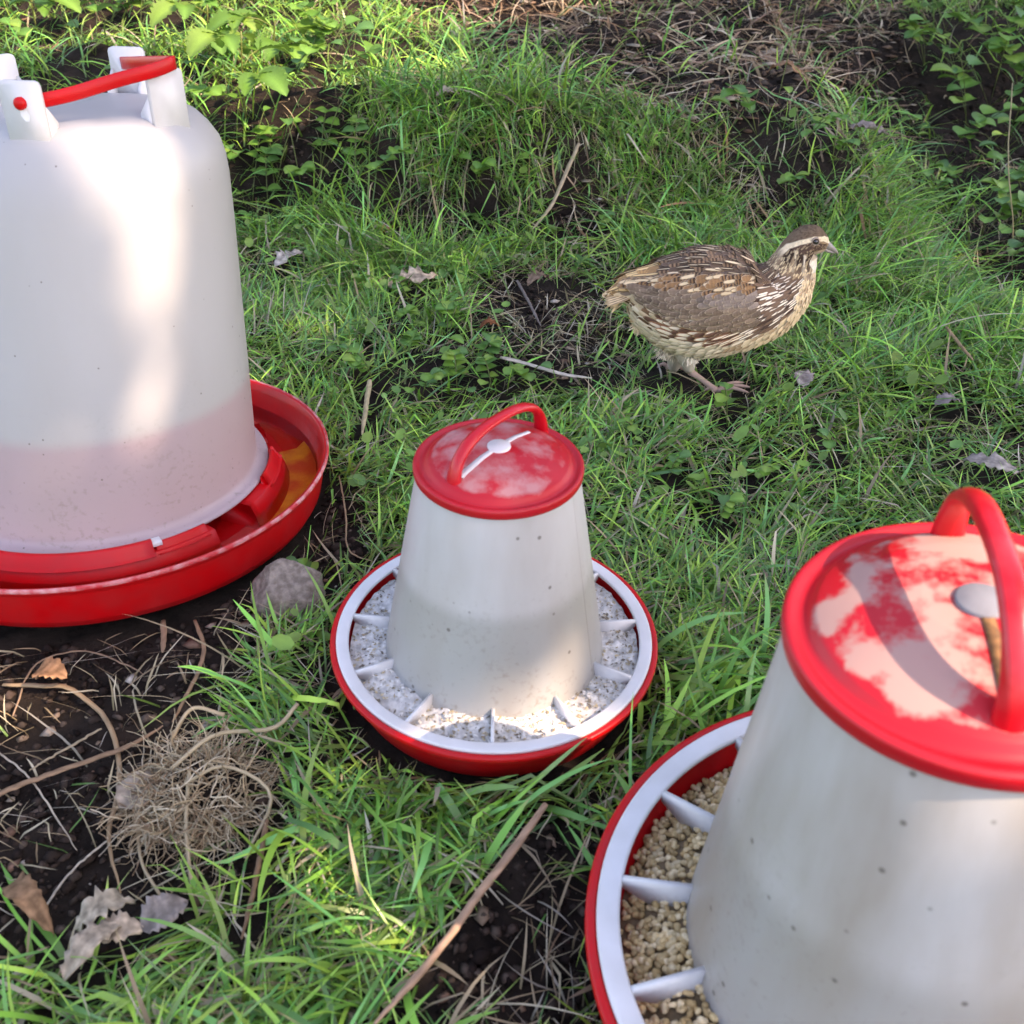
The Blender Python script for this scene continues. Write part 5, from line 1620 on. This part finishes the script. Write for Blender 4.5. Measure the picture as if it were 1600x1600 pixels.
# ------------------------------------------------------------------ unseen tree added to shade the place, crown cut open for sun patches
def build_added_tree():
    r = np.random.default_rng(77)
    U = np.cross(SUN, [0, 0, 1.]); U /= np.linalg.norm(U); Vv = np.cross(SUN, U)
    sp2 = lambda P: np.stack([np.asarray(P) @ U, np.asarray(P) @ Vv], -1)
    gaps = []  # leaf-free spots placed so sun reaches chosen surfaces
    def cyl(px, py):
        d = ray(px, py); t = np.linspace(.3, 1.2, 1500); P = CC + t[:, None] * d
        e1, e2, ax = DFR
        q = P - DR_O; h = q @ ax; k = np.clip((h - .037) / .238, 0, 1)
        rr = np.hypot(q @ e1 - OFF[0] * k, q @ e2 - OFF[1] * k)
        rad = np.interp(h, [.04, .07, .12, .17, .215, .262, .294], [.112, .109, .1033, .0976, .0925, .0855, .06])
        return P[int(np.argmax(rr < rad))]
    def cone(px, py, o, fr, s):
        d = ray(px, py); t = np.linspace(.12, .9, 2000); P = CC + t[:, None] * d
        e1, e2, ax = fr; q = P - o; h = q @ ax / s
        rr = np.hypot(q @ e1, q @ e2) / s
        rad = np.interp(h, [.03, .158, .162], [.0668, .0448, .0])
        return P[int(np.argmax(rr < rad))]
    for px, py, rad in ((90, 240, .007), (125, 238, .010), (165, 238, .012), (205, 243, .012), (240, 262, .012), (243, 300, .015), (240, 340, .017), (240, 378, .015), (246, 440, .013), (238, 475, .009), (262, 550, .008), (247, 590, .013), (228, 630, .011)):
        gaps.append((sp2(cyl(px, py)), rad * .54))
    for px, py, rad in ((912, 1040, .005), (908, 1065, .008), (893, 1095, .010), (875, 1125, .009), (862, 1150, .006)):
        gaps.append((sp2(cone(px, py, MF_O, MID_FR, 1)), rad * .62))
    for px, py, rad in ((1255, 1200, .008), (1285, 1215, .008), (1320, 1222, .008), (1355, 1230, .007)):
        gaps.append((sp2(cone(px, py, RF_O, BIG_FR, RS)), rad))
    e1, e2, ax = BIG_FR
    top = RF_O + ax * .168 * RS
    for k in (-.040, -.026, -.013, 0, .013, .026, .040):
        gaps.append((sp2(top) + np.array([k, .008]), .043 * math.sqrt(1 - (k / .066) ** 2) * .86))
    big = []
    for px, py, rad in ((380, 90, .20), (480, 110, .16), (280, 60, .2), (150, 60, .22), (60, 40, .22), (560, 30, .10), (440, 30, .2), (340, 160, .10), (690, 6, .12), (790, 4, .10), (880, 4, .06), (30, 1060, .016), (-10, 1075, .03), (690, 60, .02)):
        big.append((sp2(at(px, py)), rad))
    prot = [sp2(cyl(px, py)) for px in range(-160, 350, 24) for py in range(160, 860, 24)]
    for o_, r_, h_ in ((MF_O, .1, .18), (RF_O, .14, .20), (np.array([QUAIL_C[0], QUAIL_C[1], 0]), .08, .12), (DR_O, .165, .04)):
        for a_ in np.linspace(0, 6.28, 22):
            for f_ in (0, .5, 1):
                for z_ in np.linspace(0, h_, 5):
                    prot.append(sp2((o_[0] + r_ * f_ * math.cos(a_), o_[1] + r_ * f_ * math.sin(a_), z_)))
    prot = np.array(prot)
    # scattered small holes in the crown
    for k in range(12):
        x = -.9 + 2.0 * r.random(); y = .2 + 2.0 * r.random()
        gaps.append((sp2((x, y, .02)), .008 + .007 * r.random()))
    corners = sp2(np.array([(x, y, z) for x in (-1.9, 2.0) for y in (-.4, 3.4) for z in (0, .35)]))
    lo, hi = corners.min(0), corners.max(0)
    n = 120000
    q = lo + (hi - lo) * r.random((n, 2))
    dist = 2.9 + 1.1 * r.random(n)
    keep = np.ones(n, bool)
    size = .035 + .025 * r.random(n)
    c = q[:, :1] * U + q[:, 1:] * Vv + SUN * dist[:, None]
    nr = SUN + r.normal(0, .45, (n, 3)); nr /= np.linalg.norm(nr, axis=1)[:, None]
    a = r.normal(0, 1, (n, 3)); a -= nr * np.sum(a * nr, 1, keepdims=True); a /= np.linalg.norm(a, axis=1)[:, None]
    b = np.cross(nr, a)
    sh = np.array([(-.5, 0), (-.2, -.30), (.2, -.28), (.55, 0), (.2, .28), (-.2, .30)])
    P = c[:, None] + size[:, None, None] * (sh[None, :, :1] * a[:, None] + sh[None, :, 1:] * b[:, None] * 1.2)
    P[:, 0] += nr * size[:, None] * .08; P[:, 3] -= nr * size[:, None] * .1
    O2 = np.stack([P @ U, P @ Vv], -1)
    O2 = np.concatenate([O2, O2.mean(1, keepdims=True), (O2 + np.roll(O2, -1, 1)) / 2], 1)
    for g, rad in gaps:
        w = np.where(np.hypot(q[:, 0] - g[0], q[:, 1] - g[1]) < rad + .05)[0]
        keep[w] &= np.hypot(O2[w, :, 0] - g[0], O2[w, :, 1] - g[1]).min(1) > rad
    inb = np.zeros(n, bool)
    for g, rad in big:
        inb |= np.hypot(q[:, 0] - g[0], q[:, 1] - g[1]) < rad + size * .42
    ib = np.where(inb)[0]
    if len(ib):
        near = np.zeros(len(ib), bool)
        for g in prot:
            near |= np.hypot(q[ib, 0] - g[0], q[ib, 1] - g[1]) < .022
        keep[ib[~near]] = False
    # only where its shade falls on the place in view
    P0 = q[:, :1] * U + q[:, 1:] * Vv
    P0 = P0 - SUN * (P0[:, 2:] / SUN[2])
    keep &= (np.abs(P0[:, 0]) < .50 + .58 * np.clip(P0[:, 1], 0, 4)) & (P0[:, 1] > -.3) & (P0[:, 1] < 2.9)
    q, dist, size, P, c = q[keep], dist[keep], size[keep], P[keep], c[keep]; n = len(q)
    F = (np.arange(n) * 6)[:, None] + np.arange(6)[None]
    F = F.reshape(-1, 6)
    t = thing('added_shade_tree', 'unseen leafy tree added out of view to the right to shade the lawn', 'tree', (4.4, .9, 0))
    colr = np.repeat(np.array([(.16, .30, .06)]) * (.7 + .6 * r.random((n, 1))), 6, 0)
    o = mesh_np('crown', (P.reshape(-1, 3) - np.array([4.4, .9, 0])), F, M_CROWN, t, colr)
    o['kind'] = 'stuff'
    bark = mat('bark', (.10, .075, .055), (.17, .13, .10), .95, 12, .8, 40)
    ctr = c.mean(0) - np.array([4.4, .9, 0])
    mb = MB().add(*tube(catmull([(0, 0, -.1), (.03, .02, 1.0), (-.05, .05, 2.2), (-.15, .15, 3.4)], 24), np.linspace(.14, .05, 24), 12))
    mb.build('trunk', bark, t)
build_added_tree()

# ------------------------------------------------------------------ unseen tall hedge added beyond the view to darken reflections
def build_added_hedge():
    r = np.random.default_rng(88)
    o0 = np.array([0, 7.0, 0])
    t = thing('added_hedge', 'unseen tall dark evergreen hedge added beyond the view to darken reflections', 'hedge', o0)
    n = 30000
    x = (r.random(n) * 2 - 1) * 6; z = .1 + 4.6 * r.random(n)
    y = -.5 + .35 * fbm(x * 1.3 + 9, z * 1.3, 4) + .3 * r.random(n) ** 2 + .05 * z
    c = np.stack([x, y, z], -1)
    nr = np.array([0, -1, .5]) + r.normal(0, .6, (n, 3)); nr /= np.linalg.norm(nr, axis=1)[:, None]
    a = r.normal(0, 1, (n, 3)); a -= nr * np.sum(a * nr, 1, keepdims=True); a /= np.linalg.norm(a, axis=1)[:, None]
    b = np.cross(nr, a)
    sz = .06 + .07 * r.random((n, 1, 1))
    sh = np.array([(-.6, 0), (0, -.35), (.7, 0), (0, .35)])
    P = c[:, None] + sz * (sh[None, :, :1] * a[:, None] + sh[None, :, 1:] * b[:, None])
    F = np.arange(n * 4).reshape(n, 4)
    col = np.repeat(np.array([(.035, .075, .025)]) * (.6 + .8 * r.random((n, 1))), 4, 0)
    o = mesh_np('foliage', P.reshape(-1, 3), F, M_LEAF, t, col); o['kind'] = 'stuff'
    for k in range(9):
        xx = -5.6 + 1.4 * k
        V, Fc = tube([(xx, 0, -.1), (xx + .05, .02, 2), (xx, 0, 4.2)], [.09, .07, .03], 8)
        mesh_np('trunk', V, Fc, MATS['bark'], t)
    # solid dark slab added inside so no sky shows through
    V = np.array([(-6, .1, 0), (6, .1, 0), (6, .25, 4.4), (-6, .25, 4.4), (-6, .5, 0), (6, .5, 0), (6, .4, 4.4), (-6, .4, 4.4)])
    mesh_np('dark_slab', V, [(0, 1, 2, 3), (7, 6, 5, 4), (0, 4, 5, 1), (1, 5, 6, 2), (2, 6, 7, 3), (3, 7, 4, 0)], mat('dark_slab', (.02, .03, .012), (.04, .05, .02), .95, 30), t, smooth=False)
build_added_hedge()
